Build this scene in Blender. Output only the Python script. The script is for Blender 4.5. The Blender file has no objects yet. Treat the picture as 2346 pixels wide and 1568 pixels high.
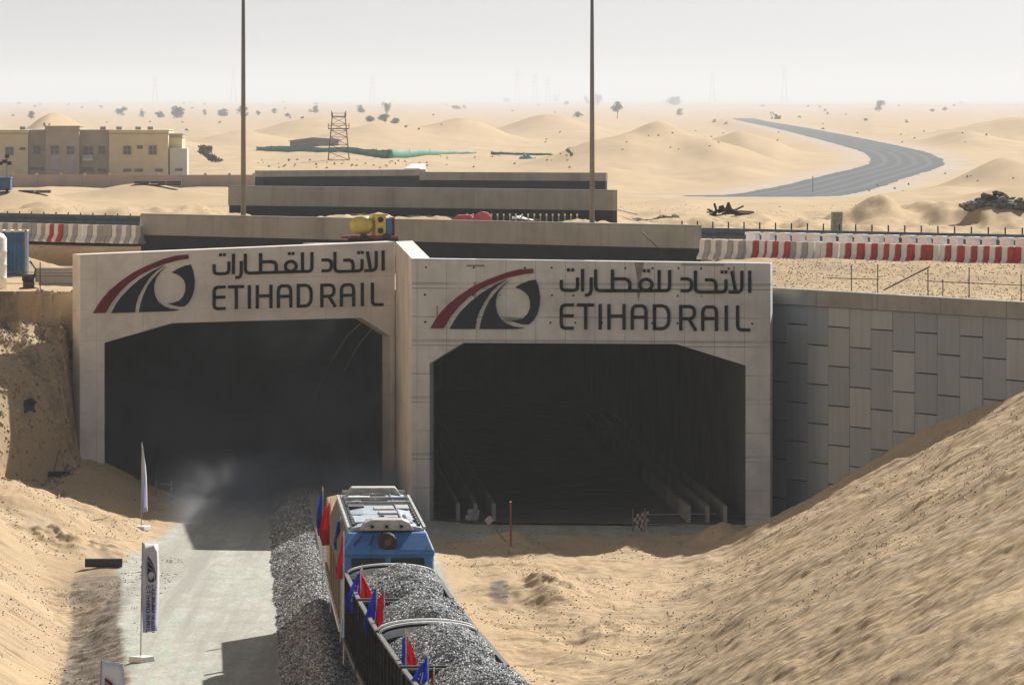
import bpy, bmesh, math, random
import numpy as np
from mathutils import Vector, Matrix

random.seed(7)
RNG = np.random.RandomState(11)
scene = bpy.context.scene
COL = scene.collection
R = math.radians

# ------------------------------------------------------------------ camera
# level long-lens camera on a bridge 18 m above the track, lens shifted down
F, CX, HY, H = 13033.0, 1173.0, 220.0, 18.0
cam_d = bpy.data.cameras.new("camera")
cam_d.sensor_width = 36.0
cam_d.lens = 36.0 * F / 2346.0
cam_d.shift_y = -(784.0 - HY) / 2346.0
cam_d.clip_start = 1.0
cam_d.clip_end = 60000.0
cam = bpy.data.objects.new("camera", cam_d)
cam.location = (0, 0, H)
cam.rotation_euler = (R(90), 0, 0)
COL.objects.link(cam)
scene.camera = cam

# ------------------------------------------------------------------ light
SUN_DIR = Vector((0.77, 1.5, 1.02)).normalized()      # towards the sun
world = bpy.data.worlds.new("World")
scene.world = world
world.use_nodes = True
wn = world.node_tree
wn.nodes.clear()
w_out = wn.nodes.new("ShaderNodeOutputWorld")
w_bg = wn.nodes.new("ShaderNodeBackground")
w_sky = wn.nodes.new("ShaderNodeTexSky")
w_sky.sky_type = 'NISHITA'
w_sky.sun_disc = False
w_sky.sun_elevation = math.asin(SUN_DIR.z)
w_sky.sun_rotation = math.atan2(SUN_DIR.x, SUN_DIR.y)
w_sky.air_density = 1.0
w_sky.dust_density = 1.0
w_sky.ozone_density = 2.0
w_bg.inputs["Strength"].default_value = 0.041
w_hs = wn.nodes.new("ShaderNodeHueSaturation")       # dust-laden air: the sky is nearly colourless
w_hs.inputs["Saturation"].default_value = 0.2
wn.links.new(w_sky.outputs[0], w_hs.inputs["Color"])
w_ti = wn.nodes.new("ShaderNodeMix"); w_ti.data_type = 'RGBA'; w_ti.blend_type = 'MULTIPLY'
w_ti.inputs[0].default_value = 1.0
w_ti.inputs[7].default_value = (0.93, 0.97, 1.05, 1)
wn.links.new(w_hs.outputs[0], w_ti.inputs[6])
wn.links.new(w_ti.outputs[2], w_bg.inputs["Color"])
wn.links.new(w_bg.outputs[0], w_out.inputs["Surface"])
sun_d = bpy.data.lights.new("sun", 'SUN')
sun_d.energy = 4.9
sun_d.angle = R(0.5)
sun_d.color = (1.0, 0.95, 0.87)
sun = bpy.data.objects.new("sun", sun_d)
sun.rotation_euler = SUN_DIR.to_track_quat('Z', 'Y').to_euler()
sun.location = (60, 120, 90)
COL.objects.link(sun)
scene.view_settings.view_transform = 'Standard'
scene.view_settings.look = 'None'
scene.view_settings.exposure = 0.63
scene.view_settings.gamma = 1.0

# ------------------------------------------------------------------ helpers
def at(px, py, Y):
    return Vector(((px - CX) * Y / F, Y, H - (py - HY) * Y / F))

def tag(o, label=None, cat=None, group=None, kind=None):
    if label: o["label"] = label
    if cat: o["category"] = cat
    if group: o["group"] = group
    if kind: o["kind"] = kind
    return o

def empty(name, loc, label, cat, group=None, rz=0.0):
    o = bpy.data.objects.new(name, None)
    o.empty_display_size = 0.3
    o.location = loc
    o.rotation_euler = (0, 0, rz)
    COL.objects.link(o)
    return tag(o, label, cat, group)

class MB:
    """collects shapes and links them as ONE mesh object"""
    def __init__(s):
        s.v, s.f, s.m = [], [], []
    def add(s, vs, fs, mi=0):
        n = len(s.v)
        s.v += [tuple(p) for p in vs]
        s.f += [tuple(n + i for i in q) for q in fs]
        s.m += [mi] * len(fs)
        return s
    def box(s, c, size, mi=0, rz=0.0, rot=None, taper=None):
        x, y, z = size[0] / 2, size[1] / 2, size[2] / 2
        tx, ty = taper if taper else (1, 1)
        ps = [(-x, -y, -z), (x, -y, -z), (x, y, -z), (-x, y, -z),
              (-x * tx, -y * ty, z), (x * tx, -y * ty, z), (x * tx, y * ty, z), (-x * tx, y * ty, z)]
        M = rot if rot is not None else Matrix.Rotation(rz, 3, 'Z')
        c = Vector(c)
        s.add([c + M @ Vector(p) for p in ps],
              [(0, 3, 2, 1), (4, 5, 6, 7), (0, 1, 5, 4), (1, 2, 6, 5), (2, 3, 7, 6), (3, 0, 4, 7)], mi)
        return s
    def bar(s, a, b, w, h=None, mi=0):
        a, b = Vector(a), Vector(b)
        h = h or w
        d = b - a
        L = d.length
        if L < 1e-6: return s
        d.normalize()
        up = Vector((0, 0, 1)) if abs(d.z) < 0.95 else Vector((0, 1, 0))
        sx = d.cross(up).normalized()
        sz = sx.cross(d).normalized()
        rot = Matrix((sx, d, sz)).transposed()
        return s.box((a + b) / 2, (w, L, h), mi, rot=rot)
    def tube(s, pts, r, n=8, mi=0, cap=True):
        pts = [Vector(p) for p in pts]
        rs = r if isinstance(r, (list, tuple)) else [r] * len(pts)
        rings = []
        for i, p in enumerate(pts):
            d = (pts[min(i + 1, len(pts) - 1)] - pts[max(i - 1, 0)]).normalized()
            up = Vector((0, 0, 1)) if abs(d.z) < 0.95 else Vector((0, 1, 0))
            a = d.cross(up).normalized()
            b = a.cross(d).normalized()
            rings.append([p + (a * math.cos(2 * math.pi * k / n) + b * math.sin(2 * math.pi * k / n)) * rs[i] for k in range(n)])
        vs = [q for ring in rings for q in ring]
        fs = []
        for i in range(len(pts) - 1):
            for k in range(n):
                k2 = (k + 1) % n
                fs.append((i * n + k, (i + 1) * n + k, (i + 1) * n + k2, i * n + k2))
        if cap:
            fs.append(tuple(range(n)))
            fs.append(tuple((len(pts) - 1) * n + k for k in reversed(range(n))))
        s.add(vs, fs, mi)
        return s
    def prism(s, poly, ex, ey, o, ez, mi=0):
        """polygon (a,b) in the plane o+a*ex+b*ey, thickened along the vector ez"""
        o, ex, ey, ez = Vector(o), Vector(ex), Vector(ey), Vector(ez)
        n = len(poly)
        base = [o + ex * a + ey * b for a, b in poly]
        top = [p + ez for p in base]
        fs = [tuple(range(n)), tuple(reversed(range(n, 2 * n)))]
        for i in range(n):
            j = (i + 1) % n
            fs.append((i, n + i, n + j, j))
        s.add(base + top, fs, mi)
        return s
    def build(s, name, mats, parent=None, smooth=False, bevel=0.0, loc=None):
        me = bpy.data.meshes.new(name)
        me.from_pydata(s.v, [], s.f)
        if not isinstance(mats, (list, tuple)): mats = [mats]
        for m in mats: me.materials.append(m)
        me.polygons.foreach_set("material_index", s.m)
        bm = bmesh.new(); bm.from_mesh(me)
        bmesh.ops.recalc_face_normals(bm, faces=bm.faces)
        bm.to_mesh(me); bm.free()
        if smooth:
            me.polygons.foreach_set("use_smooth", [True] * len(me.polygons))
        me.update()
        o = bpy.data.objects.new(name, me)
        COL.objects.link(o)
        if parent is not None:
            o.parent = parent
        if loc is not None:
            o.location = loc
        if bevel > 0:
            b = o.modifiers.new("bevel", 'BEVEL')
            b.width = bevel; b.segments = 2; b.limit_method = 'ANGLE'; b.angle_limit = R(40)
        return o

def kids(o):
    return [c for c in list(bpy.data.objects) if c.parent == o]

def copy_tree(o, parent=None, label=None, group=None):
    c = o.copy()
    COL.objects.link(c)
    c.parent = parent
    if label: c["label"] = label
    if group: c["group"] = group
    for ch in o.children:
        copy_tree(ch, c)
    return c

# ------------------------------------------------------------------ noise
def _hash(ix, iy, seed):
    n = (ix * 374761393 + iy * 668265263 + seed * 974634777) & 0x7fffffff
    n = ((n ^ (n >> 13)) * 1274126177) & 0x7fffffff
    n = (n ^ (n >> 16)) & 0xffff
    return n / 65535.0
def vnoise(x, y, seed=0):
    x = np.asarray(x, float); y = np.asarray(y, float)
    ix = np.floor(x).astype(np.int64); iy = np.floor(y).astype(np.int64)
    fx = x - ix; fy = y - iy
    fx = fx * fx * fx * (fx * (fx * 6 - 15) + 10); fy = fy * fy * fy * (fy * (fy * 6 - 15) + 10)
    a = _hash(ix, iy, seed); b = _hash(ix + 1, iy, seed)
    c = _hash(ix, iy + 1, seed); d = _hash(ix + 1, iy + 1, seed)
    return (a * (1 - fx) + b * fx) * (1 - fy) + (c * (1 - fx) + d * fx) * fy * 1.0 - 0.5
def fbm(x, y, seed=0, oct=4):
    t = 0; a = 1.0
    for i in range(oct):
        t = t + a * vnoise(x * 2 ** i + 17.3 * i, y * 2 ** i - 9.1 * i, seed + i)
        a *= 0.5
    return t
def sstep(a, b, x):
    t = np.clip((x - a) / (b - a), 0, 1)
    return t * t * (3 - 2 * t)
def splus(x, k=0.6):
    return k * np.logaddexp(0, x / k)

# ------------------------------------------------------------------ terrain
LL, LR = (-19.03, 250.5), (-5.26, 256.0)        # left portal front line
PL, PR = (-4.27, 242.0), (10.90, 240.0)         # right portal front line
WA, WB = (11.10, 244.6), (20.4, 227.0)          # panel wall line
def track_x(Y):
    u = 166.5 - np.asarray(Y, float)
    near = -3.55 + u * 0.065 + 0.00053 * u * u
    y0 = 186.0; u0 = 166.5 - y0
    x0 = -3.55 + u0 * 0.065 + 0.00053 * u0 * u0
    far = x0 - (np.asarray(Y, float) - y0) * 0.048
    return np.where(np.asarray(Y, float) > y0, far, near)
def front_line(X):
    return np.interp(X, [LL[0], LR[0], PL[0], PR[0], WA[0], WB[0], 45.0],
                     [LL[1], LR[1], PL[1], PR[1], WA[1], WB[1], WB[1] - (45 - WB[0]) * 1.957])
def road_t(X, Y):
    return Y - (272.2 - 0.947 * X)
ZB = ([240, 300, 450, 520, 600, 700, 900, 1100, 1400, 2000, 3000, 4500, 7000, 12000, 20000, 45000],
      [9.6, 10.3, 9.9, 8.6, 7.8, 7.3, 7.4, 7.4, 7.2, 6.6, 5.8, 4.5, 2.5, -0.5, -4.0, -8.0])
TRK = [(1700, 456), (1790, 448), (1890, 430), (1975, 406), (2060, 383), (2078, 370), (2050, 349), (1935, 320), (1810, 293), (1735, 279), (1700, 271)]
def zb(Y): return np.interp(np.log(Y), np.log(ZB[0]), ZB[1])
def _hit_flat(px, py):
    Ys = np.geomspace(560, 9000, 4000)
    y = HY + (H - zb(Ys)) * F / Ys
    i = np.argmin(np.abs(y - py))
    return ((px - CX) * Ys[i] / F, Ys[i])
def _catmull(P, n=5):
    P = [np.array(p, float) for p in P]
    P = [2 * P[0] - P[1]] + P + [2 * P[-1] - P[-2]]
    out = []
    for i in range(1, len(P) - 2):
        for k in range(n):
            t = k / n
            out.append(0.5 * (2 * P[i] + (P[i + 1] - P[i - 1]) * t + (2 * P[i - 1] - 5 * P[i] + 4 * P[i + 1] - P[i + 2]) * t * t + (3 * P[i] - P[i - 1] - 3 * P[i + 1] + P[i + 2]) * t ** 3))
    out.append(P[-2])
    return out
TRKW = [_hit_flat(*p) for p in _catmull(TRK)]
DUNES = [  # px, Y, peak z, half widths in m
    (1515, 900, 14.6, 8.0, 50), (1430, 870, 12.0, 11.0, 60), (1620, 860, 12.0, 9, 45), (1690, 1050, 12.2, 9, 50), (1700, 760, 9.4, 7.0, 40), (1400, 720, 9.0, 8, 30),
    (1060, 1350, 12.9, 12.0, 80), (880, 1300, 11.0, 14, 90), (130, 1000, 15.0, 7.5, 60), (310, 1120, 12.6, 9, 70),
    (2300, 600, 11.6, 8.0, 45), (2140, 560, 9.4, 6.0, 30), (2025, 345, 11.7, 3.2, 7), (2110, 350, 11.5, 2.8, 6), (2200, 345, 11.5, 2.6, 6),
    (2290, 338, 12.0, 3.0, 6), (2346, 1500, 13.2, 18, 90), (2200, 1250, 10.6, 12, 80),
    (265, 340, 11.9, 3.6, 8), (430, 345, 11.6, 3.4, 8), (520, 335, 11.3, 2.2, 6), (60, 350, 11.4, 4, 8), (20, 420, 11.2, 4, 8), (330, 520, 10.2, 6, 10), (700, 1500, 11.8, 16, 90),
    (1250, 1700, 13.2, 14, 90), (2330, 430, 11.2, 4, 14), (1560, 420, 10.6, 3, 20), (560, 1250, 10.8, 10, 60),
]
def upper(X, Y):
    t = road_t(X, Y)
    ontop = sstep(-20.5, -18.0, X + 0.35 * (Y - 275)) * (1 - sstep(8.3, 9.6, X)) * (1 - sstep(-0.2, 0.4, t))
    nearz = 9.3 + 1.2 * sstep(-18, -1.5, t) * (1 - 0.8 * ontop) + 0.35 * sstep(8, 12, X) * (1 - sstep(-5, -2, t))
    nearz = nearz + 0.10 * fbm(X * 0.7, Y * 0.5, 5) * (1 - sstep(-3, -1, t)) - 0.25 * sstep(-30, -12, t) * sstep(-12, -22, X)
    z = np.where(Y < 300, nearz, nearz)
    w = sstep(24, 60, t)
    far = zb(np.maximum(Y, 240))
    dsum = np.zeros(np.shape(X))
    for px, yd, zp, sx, sy in DUNES:
        xd = (px - CX) * yd / F
        base = np.interp(np.log(yd), np.log(ZB[0]), ZB[1])
        dx = (X - xd) / sx
        g = np.exp(-np.abs(dx) ** 1.7 - ((Y - yd) / sy) ** 2)
        dsum = dsum + np.maximum((zp - base) * g, 0) ** 3
    far = far + np.cbrt(dsum)
    sc = np.clip(Y / 900, 0.25, 9.0)
    amp = np.interp(Y, [300, 500, 900, 1500, 2500, 6000, 15000], [0.3, 0.5, 1.3, 2.6, 3.6, 5.5, 9.0])
    rid = fbm(X / (34 * sc), Y / (70 * sc) + 0.2 * X / (34 * sc), 21, 4)
    far = far + amp * (0.55 * rid + 0.5 * (0.5 - 2.2 * np.abs(vnoise(X / (22 * sc) + 0.5 * rid, Y / (60 * sc), 23))))
    far = far + 0.35 * np.interp(Y, [300, 900], [0.6, 1.0]) * fbm(X / 5.0, Y / 22.0, 31, 3)
    far = far + 0.75 * np.exp(-((Y - 345) / 45) ** 2) * fbm(X * 0.5, Y * 0.2, 33, 5)
    z = nearz * (1 - w) + far * w
    # the far track formation is graded flat
    pts = np.array(TRKW)
    best = np.full(np.shape(X), 1e9); zt = np.zeros(np.shape(X))
    for i in range(len(pts) - 1):
        a, b = pts[i], pts[i + 1]
        d = b - a; L2 = (d ** 2).sum()
        s = np.clip(((X - a[0]) * d[0] + (Y - a[1]) * d[1]) / L2, 0, 1)
        q = np.hypot(X - a[0] - s * d[0], (Y - a[1] - s * d[1]))
        za = zb(a[1]); zc = zb(b[1])
        upd = q < best
        best = np.where(upd, q, best); zt = np.where(upd, za + (zc - za) * s, zt)
    wt = 1 - sstep(8.5, 22.0, best)
    z = z * (1 - wt) + zt * wt
    return z, best
def lower(X, Y):
    tx = track_x(Y)
    top = np.interp(Y, [100, 150, 174, 195, 215], [-9.5, -10.5, -11.4, -13.2, -14.4])
    toe = np.interp(Y, [100, 150, 174, 199, 219, 240], [-13.2, -13.5, -13.9, -15.3, -18.0, -20.0])
    dep = 0.9 * (1 - sstep(206, 222, Y))
    sl_ = (top - X) / np.maximum(top - toe + 0.4, 0.8)
    z = -dep * sstep(0, 1, sl_) + dep * 0.22 * fbm(X * 1.6, Y * 1.2, 19, 4) * sstep(-0.1, 0.3, sl_) * (1 - sstep(0.9, 1.2, sl_))
    # lower-left bank
    lend = 1 - sstep(214, 224, Y + 0.5 * (X + 18))
    rill = 0.13 * fbm(X * 0.2, Y * 1.4, 3, 4) + 0.06 * fbm(X * 2, Y * 3.5, 4, 3)
    z = z + lend * (0.62 * splus(toe - X, 0.35) + rill * sstep(0.2, 2.0, toe - X))
    # bench on the left, with old heaps
    bench = sstep(212, 226, Y) * splus(-15.0 - X, 0.8) * 0.30
    z = z + bench + 0.22 * sstep(214, 222, Y) * sstep(-13.6, -15.5, X) * fbm(X * 0.9, Y * 0.6, 8, 4)
    z = z + 0.9 * np.exp(-((X + 19.5) / 2.2) ** 2 - ((Y - 229) / 3.0) ** 2) + 0.5 * np.exp(-((X + 16.3) / 1.0) ** 2 - ((Y - 231.5) / 2.0) ** 2)
    z = z + 0.25 * np.exp(-((X + 17) / 2.0) ** 2 - ((Y - 222.5) / 1.2) ** 2) * (1 + 2 * fbm(X * 2, Y * 2, 12))
    # steep bank beside the left portal
    toeY = np.interp(X, [-40, -24, -21.6, -19.4], [226, 233.0, 237.8, 246.8])
    f = np.clip((Y - toeY) / (253.0 - toeY), 0, 1)
    bf_ = f ** 0.62
    rough = sstep(0.25, 0.6, f)
    sc_ = bf_ + (0.06 * fbm(X * 0.9, f * 4.0, 14, 4) + 0.045 * fbm(X * 2.6, f * 9.0, 15, 4)) * (0.35 + 0.65 * rough)
    ps = sc_ * 9 + 0.7 * fbm(X * 0.45 + 2 * f, f * 3, 22, 3)
    fr = ps - np.floor(ps)
    step = (np.floor(ps) + sstep(0.5, 1.0, fr)) / 9
    sc_ = sc_ + (step - sc_) * np.clip(0.35 + 1.2 * vnoise(X * 0.5, f * 3, 20), 0, 0.9) * sstep(0.45, 0.65, f)
    edge_ = f + 0.05 * fbm(X * 1.6, Y * 0.3, 24, 3)
    prof = np.where(edge_ > 0.95, 0.985 + 0.015 * f, np.minimum(sc_ * 0.90, 0.95))
    bk = prof * (9.35 - z) * sstep(-18.9, -19.9, X)
    z = z + np.maximum(bk, 0)
    z = z + 0.9 * sstep(238, 249, Y) * sstep(-14.0, -18.6, X) * (1 - sstep(-18.6, -20.2, X))
    # ground right of the train
    rt = sstep(tx + 3.2, tx + 5.0, X)
    bump = 0.34 * fbm(X * 0.40, Y * 0.18, 41, 3) + 0.07 * fbm(X * 1.3, Y * 0.9, 42, 4) + 0.06 * fbm(X * 4, Y * 2.6, 43, 2)
    trk = 0.07 * fbm(X * 0.12, Y * 1.7 + 0.12 * X, 44, 3)
    flat = 1 - sstep(232.0, 235.5, Y + 0.9 * fbm(X * 0.6, Y * 0.4, 46)) * (1 - sstep(10.0, 11.2, X))
    bump = bump * flat; trk = trk * flat
    z = z + rt * (bump - 0.12 + trk)
    z = z + rt * 0.55 * np.exp(-((X + 0.4) / 1.5) ** 2 - ((Y - 207) / 3.0) ** 2)
    z = z + rt * 0.62 * np.exp(-((X - 1.5) / 1.1) ** 2 - ((Y - 206) / 5.0) ** 2) * (1 + 1.1 * fbm(X * 1.2, Y * 0.7, 47, 4)) + rt * 0.5 * np.exp(-((X - 3.4) / 0.9) ** 2 - ((Y - 191) / 4.0) ** 2) * (1 + 0.8 * fbm(X * 1.5, Y * 0.8, 48))
    z = z + 0.55 * np.exp(-((X + 0.05) / 1.0) ** 2 - ((Y - 229.5) / 1.2) ** 2) + 0.8 * np.exp(-((X - 8.6) / 1.2) ** 2 - ((Y - 230) / 2.2) ** 2)
    # big right bank
    btoe = np.interp(Y, [60, 120, 150, 174, 190, 205, 215, 225], [-1.0, 0.2, 1.4, 3.3, 5.2, 7.0, 7.7, 8.1])
    s = splus(X - btoe, 0.7)
    bank = 0.575 * np.where(s > 13, 13 + (s - 13) * 0.25, s)
    k = X * 0.10
    ril = 0.07 * fbm(X * 0.05 + 3, (Y + 0.15 * X) * 0.45, 51, 3) + 0.03 * fbm(X * 0.05, (Y + 0.15 * X) * 1.6, 53, 3) + 0.04 * fbm(X * 2.6, Y * 2.6, 55, 3)
    ril = ril + 0.18 * fbm(X * 0.16, Y * 0.10, 57, 3)
    bank = bank + ril * sstep(0.3, 2.5, s)
    bank = np.minimum(bank, bank * 0 + np.maximum(0.0, 0.575 * splus(X - 8.1, 0.7) + 0.2 - (Y - np.minimum(226.0, 237.4 - 1.957 * (X - 11.1))) * 0.8 + 0.2 * fbm(X * 0.8, Y * 0.8, 58)) + (Y < 200) * 50)
    z = z + np.maximum(bank, 0) * sstep(0, 1.0, X - btoe + 1.5)
    z = z + 1.5 * np.exp(-((X - 13.3) / 1.6) ** 2 - ((Y - 239) / 2.6) ** 2)
    return z
def height(X, Y):
    X = np.asarray(X, float); Y = np.asarray(Y, float)
    zu, best = upper(X, np.maximum(Y, 200.0))
    zl = lower(X, np.minimum(Y, 262.0))
    fl = front_line(X)
    left = X < LL[0]
    beh = np.where(left, Y > 252.6, Y > fl + 0.5)
    return np.where(beh, zu, zl), best
def gz(x, y):
    return float(height(np.array([x]), np.array([y]))[0][0])
def hit(px, py, y0=258.0, y1=30000.0):
    Ys = np.geomspace(y0, y1, 6000)
    X = (px - CX) * Ys / F
    zt = height(X, Ys)[0]
    zr = H - (py - HY) * Ys / F
    k = np.nonzero(zt >= zr)[0]
    i = k[0] if len(k) else len(Ys) - 1
    return Vector((X[i], Ys[i], zt[i]))

# ------------------------------------------------------------------ materials
MATS = {}
class N:
    """tiny node-tree builder"""
    def __init__(s, name):
        s.m = bpy.data.materials.new(name)
        s.m.use_nodes = True
        s.t = s.m.node_tree
        s.b = s.t.nodes["Principled BSDF"]
        s.out = s.t.nodes["Material Output"]
        MATS[name] = s.m
    def n(s, ty, **kw):
        nd = s.t.nodes.new(ty)
        for k, v in kw.items():
            setattr(nd, k, v)
        return nd
    def l(s, a, b):
        s.t.links.new(a, b)
    def coord(s, which="Object"):
        return s.n("ShaderNodeTexCoord").outputs[which]
    def pos(s):
        return s.n("ShaderNodeNewGeometry").outputs["Position"]
    def scale(s, vec, sc):
        m = s.n("ShaderNodeMapping")
        m.inputs["Scale"].default_value = sc
        s.l(vec, m.inputs["Vector"])
        return m.outputs[0]
    def noise(s, vec, scale, detail=4, rough=0.55, dist=0.0):
        n = s.n("ShaderNodeTexNoise")
        n.inputs["Scale"].default_value = scale
        n.inputs["Detail"].default_value = detail
        n.inputs["Roughness"].default_value = rough
        n.inputs["Distortion"].default_value = dist
        s.l(vec, n.inputs["Vector"])
        return n.outputs["Fac"]
    def voro(s, vec, scale, feature='F1', out="Distance"):
        n = s.n("ShaderNodeTexVoronoi", feature=feature)
        n.inputs["Scale"].default_value = scale
        s.l(vec, n.inputs["Vector"])
        return n.outputs[out]
    def ramp(s, fac, stops):
        r = s.n("ShaderNodeValToRGB")
        e = r.color_ramp.elements
        while len(e) < len(stops): e.new(0.5)
        for i, (p, c) in enumerate(stops):
            e[i].position = p
            e[i].color = (*c, 1) if len(c) == 3 else c
        s.l(fac, r.inputs["Fac"])
        return r.outputs["Color"]
    def vramp(s, fac, a, b, va=0.0, vb=1.0):
        m = s.n("ShaderNodeMapRange")
        m.inputs["From Min"].default_value = a; m.inputs["From Max"].default_value = b
        m.inputs["To Min"].default_value = va; m.inputs["To Max"].default_value = vb
        s.l(fac, m.inputs["Value"])
        return m.outputs[0]
    def mix(s, fac, a, b, mode='MIX'):
        m = s.n("ShaderNodeMix", data_type='RGBA', blend_type=mode)
        for sock, v in ((m.inputs[0], fac), (m.inputs[6], a), (m.inputs[7], b)):
            if hasattr(v, "is_linked"): s.l(v, sock)
            elif isinstance(v, (int, float)): sock.default_value = v
            else: sock.default_value = (*v, 1)
        return m.outputs[2]
    def math(s, op, a, b=None):
        m = s.n("ShaderNodeMath", operation=op)
        for sock, v in ((m.inputs[0], a), (m.inputs[1], b)):
            if v is None: continue
            if hasattr(v, "is_linked"): s.l(v, sock)
            else: sock.default_value = v
        return m.outputs[0]
    def bump(s, h, strength=0.5, dist=0.05, prev=None):
        b = s.n("ShaderNodeBump")
        b.inputs["Strength"].default_value = strength
        b.inputs["Distance"].default_value = dist
        s.l(h, b.inputs["Height"])
        if prev is not None: s.l(prev, b.inputs["Normal"])
        return b.outputs[0]
    def attr(s, name):
        return s.n("ShaderNodeAttribute", attribute_name=name).outputs["Fac"]
    def fin(s, color=None, rough=0.8, normal=None, metal=0.0, spec=0.3):
        if color is not None:
            if hasattr(color, "is_linked"): s.l(color, s.b.inputs["Base Color"])
            else: s.b.inputs["Base Color"].default_value = (*color, 1)
        if hasattr(rough, "is_linked"): s.l(rough, s.b.inputs["Roughness"])
        else: s.b.inputs["Roughness"].default_value = rough
        s.b.inputs["Metallic"].default_value = metal
        s.b.inputs["Specular IOR Level"].default_value = spec
        if normal is not None: s.l(normal, s.b.inputs["Normal"])
        return s.m

def paint(name, col, rough=0.6, var=0.18, vs=1.5, metal=0.0, dirt=None, bump=0.0, bs=30, spec=0.3):
    """paint / plain surface with uneven wear"""
    k = N(name)
    c = k.coord()
    n1 = k.noise(c, vs, 6, 0.65)
    dark = tuple(x * (1 - var * 1.4) for x in col)
    lite = tuple(min(1, x * (1 + var)) for x in col)
    base = k.ramp(n1, [(0.3, dark), (0.7, lite)])
    if dirt:
        n2 = k.noise(c, vs * 2.7, 8, 0.7)
        base = k.mix(k.vramp(n2, 0.52, 0.72), base, dirt)
    nm = k.bump(k.noise(c, bs, 4), bump, 0.02) if bump else None
    return k.fin(base, rough, nm, metal, spec)

SAND_A, SAND_B, SAND_C = (0.52, 0.372, 0.21), (0.44, 0.313, 0.175), (0.575, 0.43, 0.26)
def make_sand():
    k = N("sand_ground")
    p = k.pos()
    big = k.noise(p, 0.06, 5, 0.6)
    med = k.noise(k.scale(p, (1, 0.6, 1)), 0.7, 7, 0.68, 0.3)
    fine = k.noise(p, 7.0, 5, 0.75)
    c = k.ramp(big, [(0.3, SAND_B), (0.55, SAND_A), (0.75, SAND_C)])
    c = k.mix(k.vramp(med, 0.35, 0.75, 0.0, 0.45), c, (0.48, 0.35, 0.21))
    c = k.mix(k.vramp(fine, 0.35, 0.8, 0.0, 0.45), c, (0.62, 0.48, 0.33))
    # greyer gravelly patches and pebbles
    grey = k.noise(k.scale(p, (1, 0.5, 1)), 0.33, 6, 0.7)
    c = k.mix(k.vramp(grey, 0.55, 0.72, 0.0, 0.5), c, (0.42, 0.345, 0.26))
    peb = k.voro(p, 3.6)
    pebm = k.math('MULTIPLY', k.vramp(peb, 0.11, 0.19, 1.0, 0.0), k.vramp(k.noise(p, 0.7, 3), 0.44, 0.58))
    c = k.mix(pebm, c, (0.12, 0.10, 0.085))
    spk = k.noise(p, 11.0, 4, 0.85)
    c = k.mix(k.vramp(spk, 0.56, 0.68, 0, 0.6), c, (0.25, 0.185, 0.12))
    c = k.mix(k.vramp(spk, 0.44, 0.34, 0, 0.45), c, (0.72, 0.58, 0.41))
    # compacted crushed-stone path
    g1 = k.noise(k.scale(p, (1, 0.30, 1)), 1.5, 9, 0.78, 0.4)
    g2 = k.voro(p, 16.0, 'F1', "Color")
    gpath = k.ramp(g1, [(0.28, (0.33, 0.345, 0.30)), (0.5, (0.46, 0.47, 0.415)), (0.72, (0.58, 0.58, 0.52))])
    gpath = k.mix(0.5, gpath, g2, 'SOFT_LIGHT')
    wl = k.noise(k.scale(p, (1.1, 0.03, 1)), 1.0, 4, 0.6)
    gpath = k.mix(k.vramp(wl, 0.44, 0.62, 0, 0.75), gpath, (0.33, 0.32, 0.285))
    bl_ = k.noise(p, 0.35, 6, 0.7)
    gpath = k.mix(k.vramp(bl_, 0.50, 0.66, 0, 0.5), gpath, (0.36, 0.345, 0.30))
    gpath = k.mix(k.vramp(k.noise(p, 9.0, 5, 0.85), 0.54, 0.70, 0, 0.7), gpath, (0.20, 0.195, 0.175))
    gf = k.vramp(k.math('ADD', k.attr("gravel"), k.math('MULTIPLY', k.math('SUBTRACT', med, 0.5), 0.7)), 0.35, 0.65)
    c = k.mix(gf, c, gpath)
    # brownish dump on the formation's side
    df = k.vramp(k.math('ADD', k.attr("spoil"), k.math('MULTIPLY', k.math('SUBTRACT', med, 0.5), 0.9)), 0.2, 0.5)
    sp = k.ramp(k.noise(p, 3.5, 8, 0.75), [(0.32, (0.12, 0.10, 0.085)), (0.6, (0.27, 0.225, 0.175)), (0.78, (0.42, 0.33, 0.24))])
    c = k.mix(df, c, sp)
    # far track formation
    c = k.mix(k.math('MULTIPLY', k.attr("shoulder"), 0.8), c, k.ramp(k.noise(p, 0.25, 6, 0.7), [(0.35, (0.40, 0.31, 0.25)), (0.65, (0.58, 0.50, 0.43))]))
    bf = k.vramp(k.math('ADD', k.attr("bed"), k.math('MULTIPLY', k.math('SUBTRACT', big, 0.5), 0.3)), 0.4, 0.6)
    bl = k.noise(p, 1.2, 6, 0.8)
    bc = k.ramp(bl, [(0.3, (0.065, 0.075, 0.085)), (0.7, (0.14, 0.155, 0.165))])
    bc = k.mix(k.math('MULTIPLY', k.attr("rut"), 0.3), bc, (0.30, 0.32, 0.325))
    c = k.mix(bf, c, bc)
    wob = k.noise(p, 0.10, 2)
    wv = k.n("ShaderNodeVectorMath", operation='ADD'); k.l(p, wv.inputs[0])
    cv = k.n("ShaderNodeCombineXYZ"); k.l(k.math('MULTIPLY', wob, 0.9), cv.inputs[1]); k.l(cv.outputs[0], wv.inputs[1])
    lines = k.noise(k.scale(wv.outputs[0], (0.035, 1.15, 0.035)), 1.0, 5, 0.70)
    gate = k.vramp(k.noise(p, 0.12, 3), 0.30, 0.50, 0.45, 1.0)
    nearf = k.math('MULTIPLY', k.attr("raked"), k.math('SUBTRACT', 1.0, k.math('MAXIMUM', gf, k.attr("bed"))))
    band = k.noise(k.scale(wv.outputs[0], (0.02, 0.38, 0.02)), 1.0, 4, 0.6)
    c = k.mix(k.math('MULTIPLY', k.vramp(band, 0.47, 0.62, 0, 0.55), nearf), c, (0.42, 0.33, 0.22))
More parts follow.
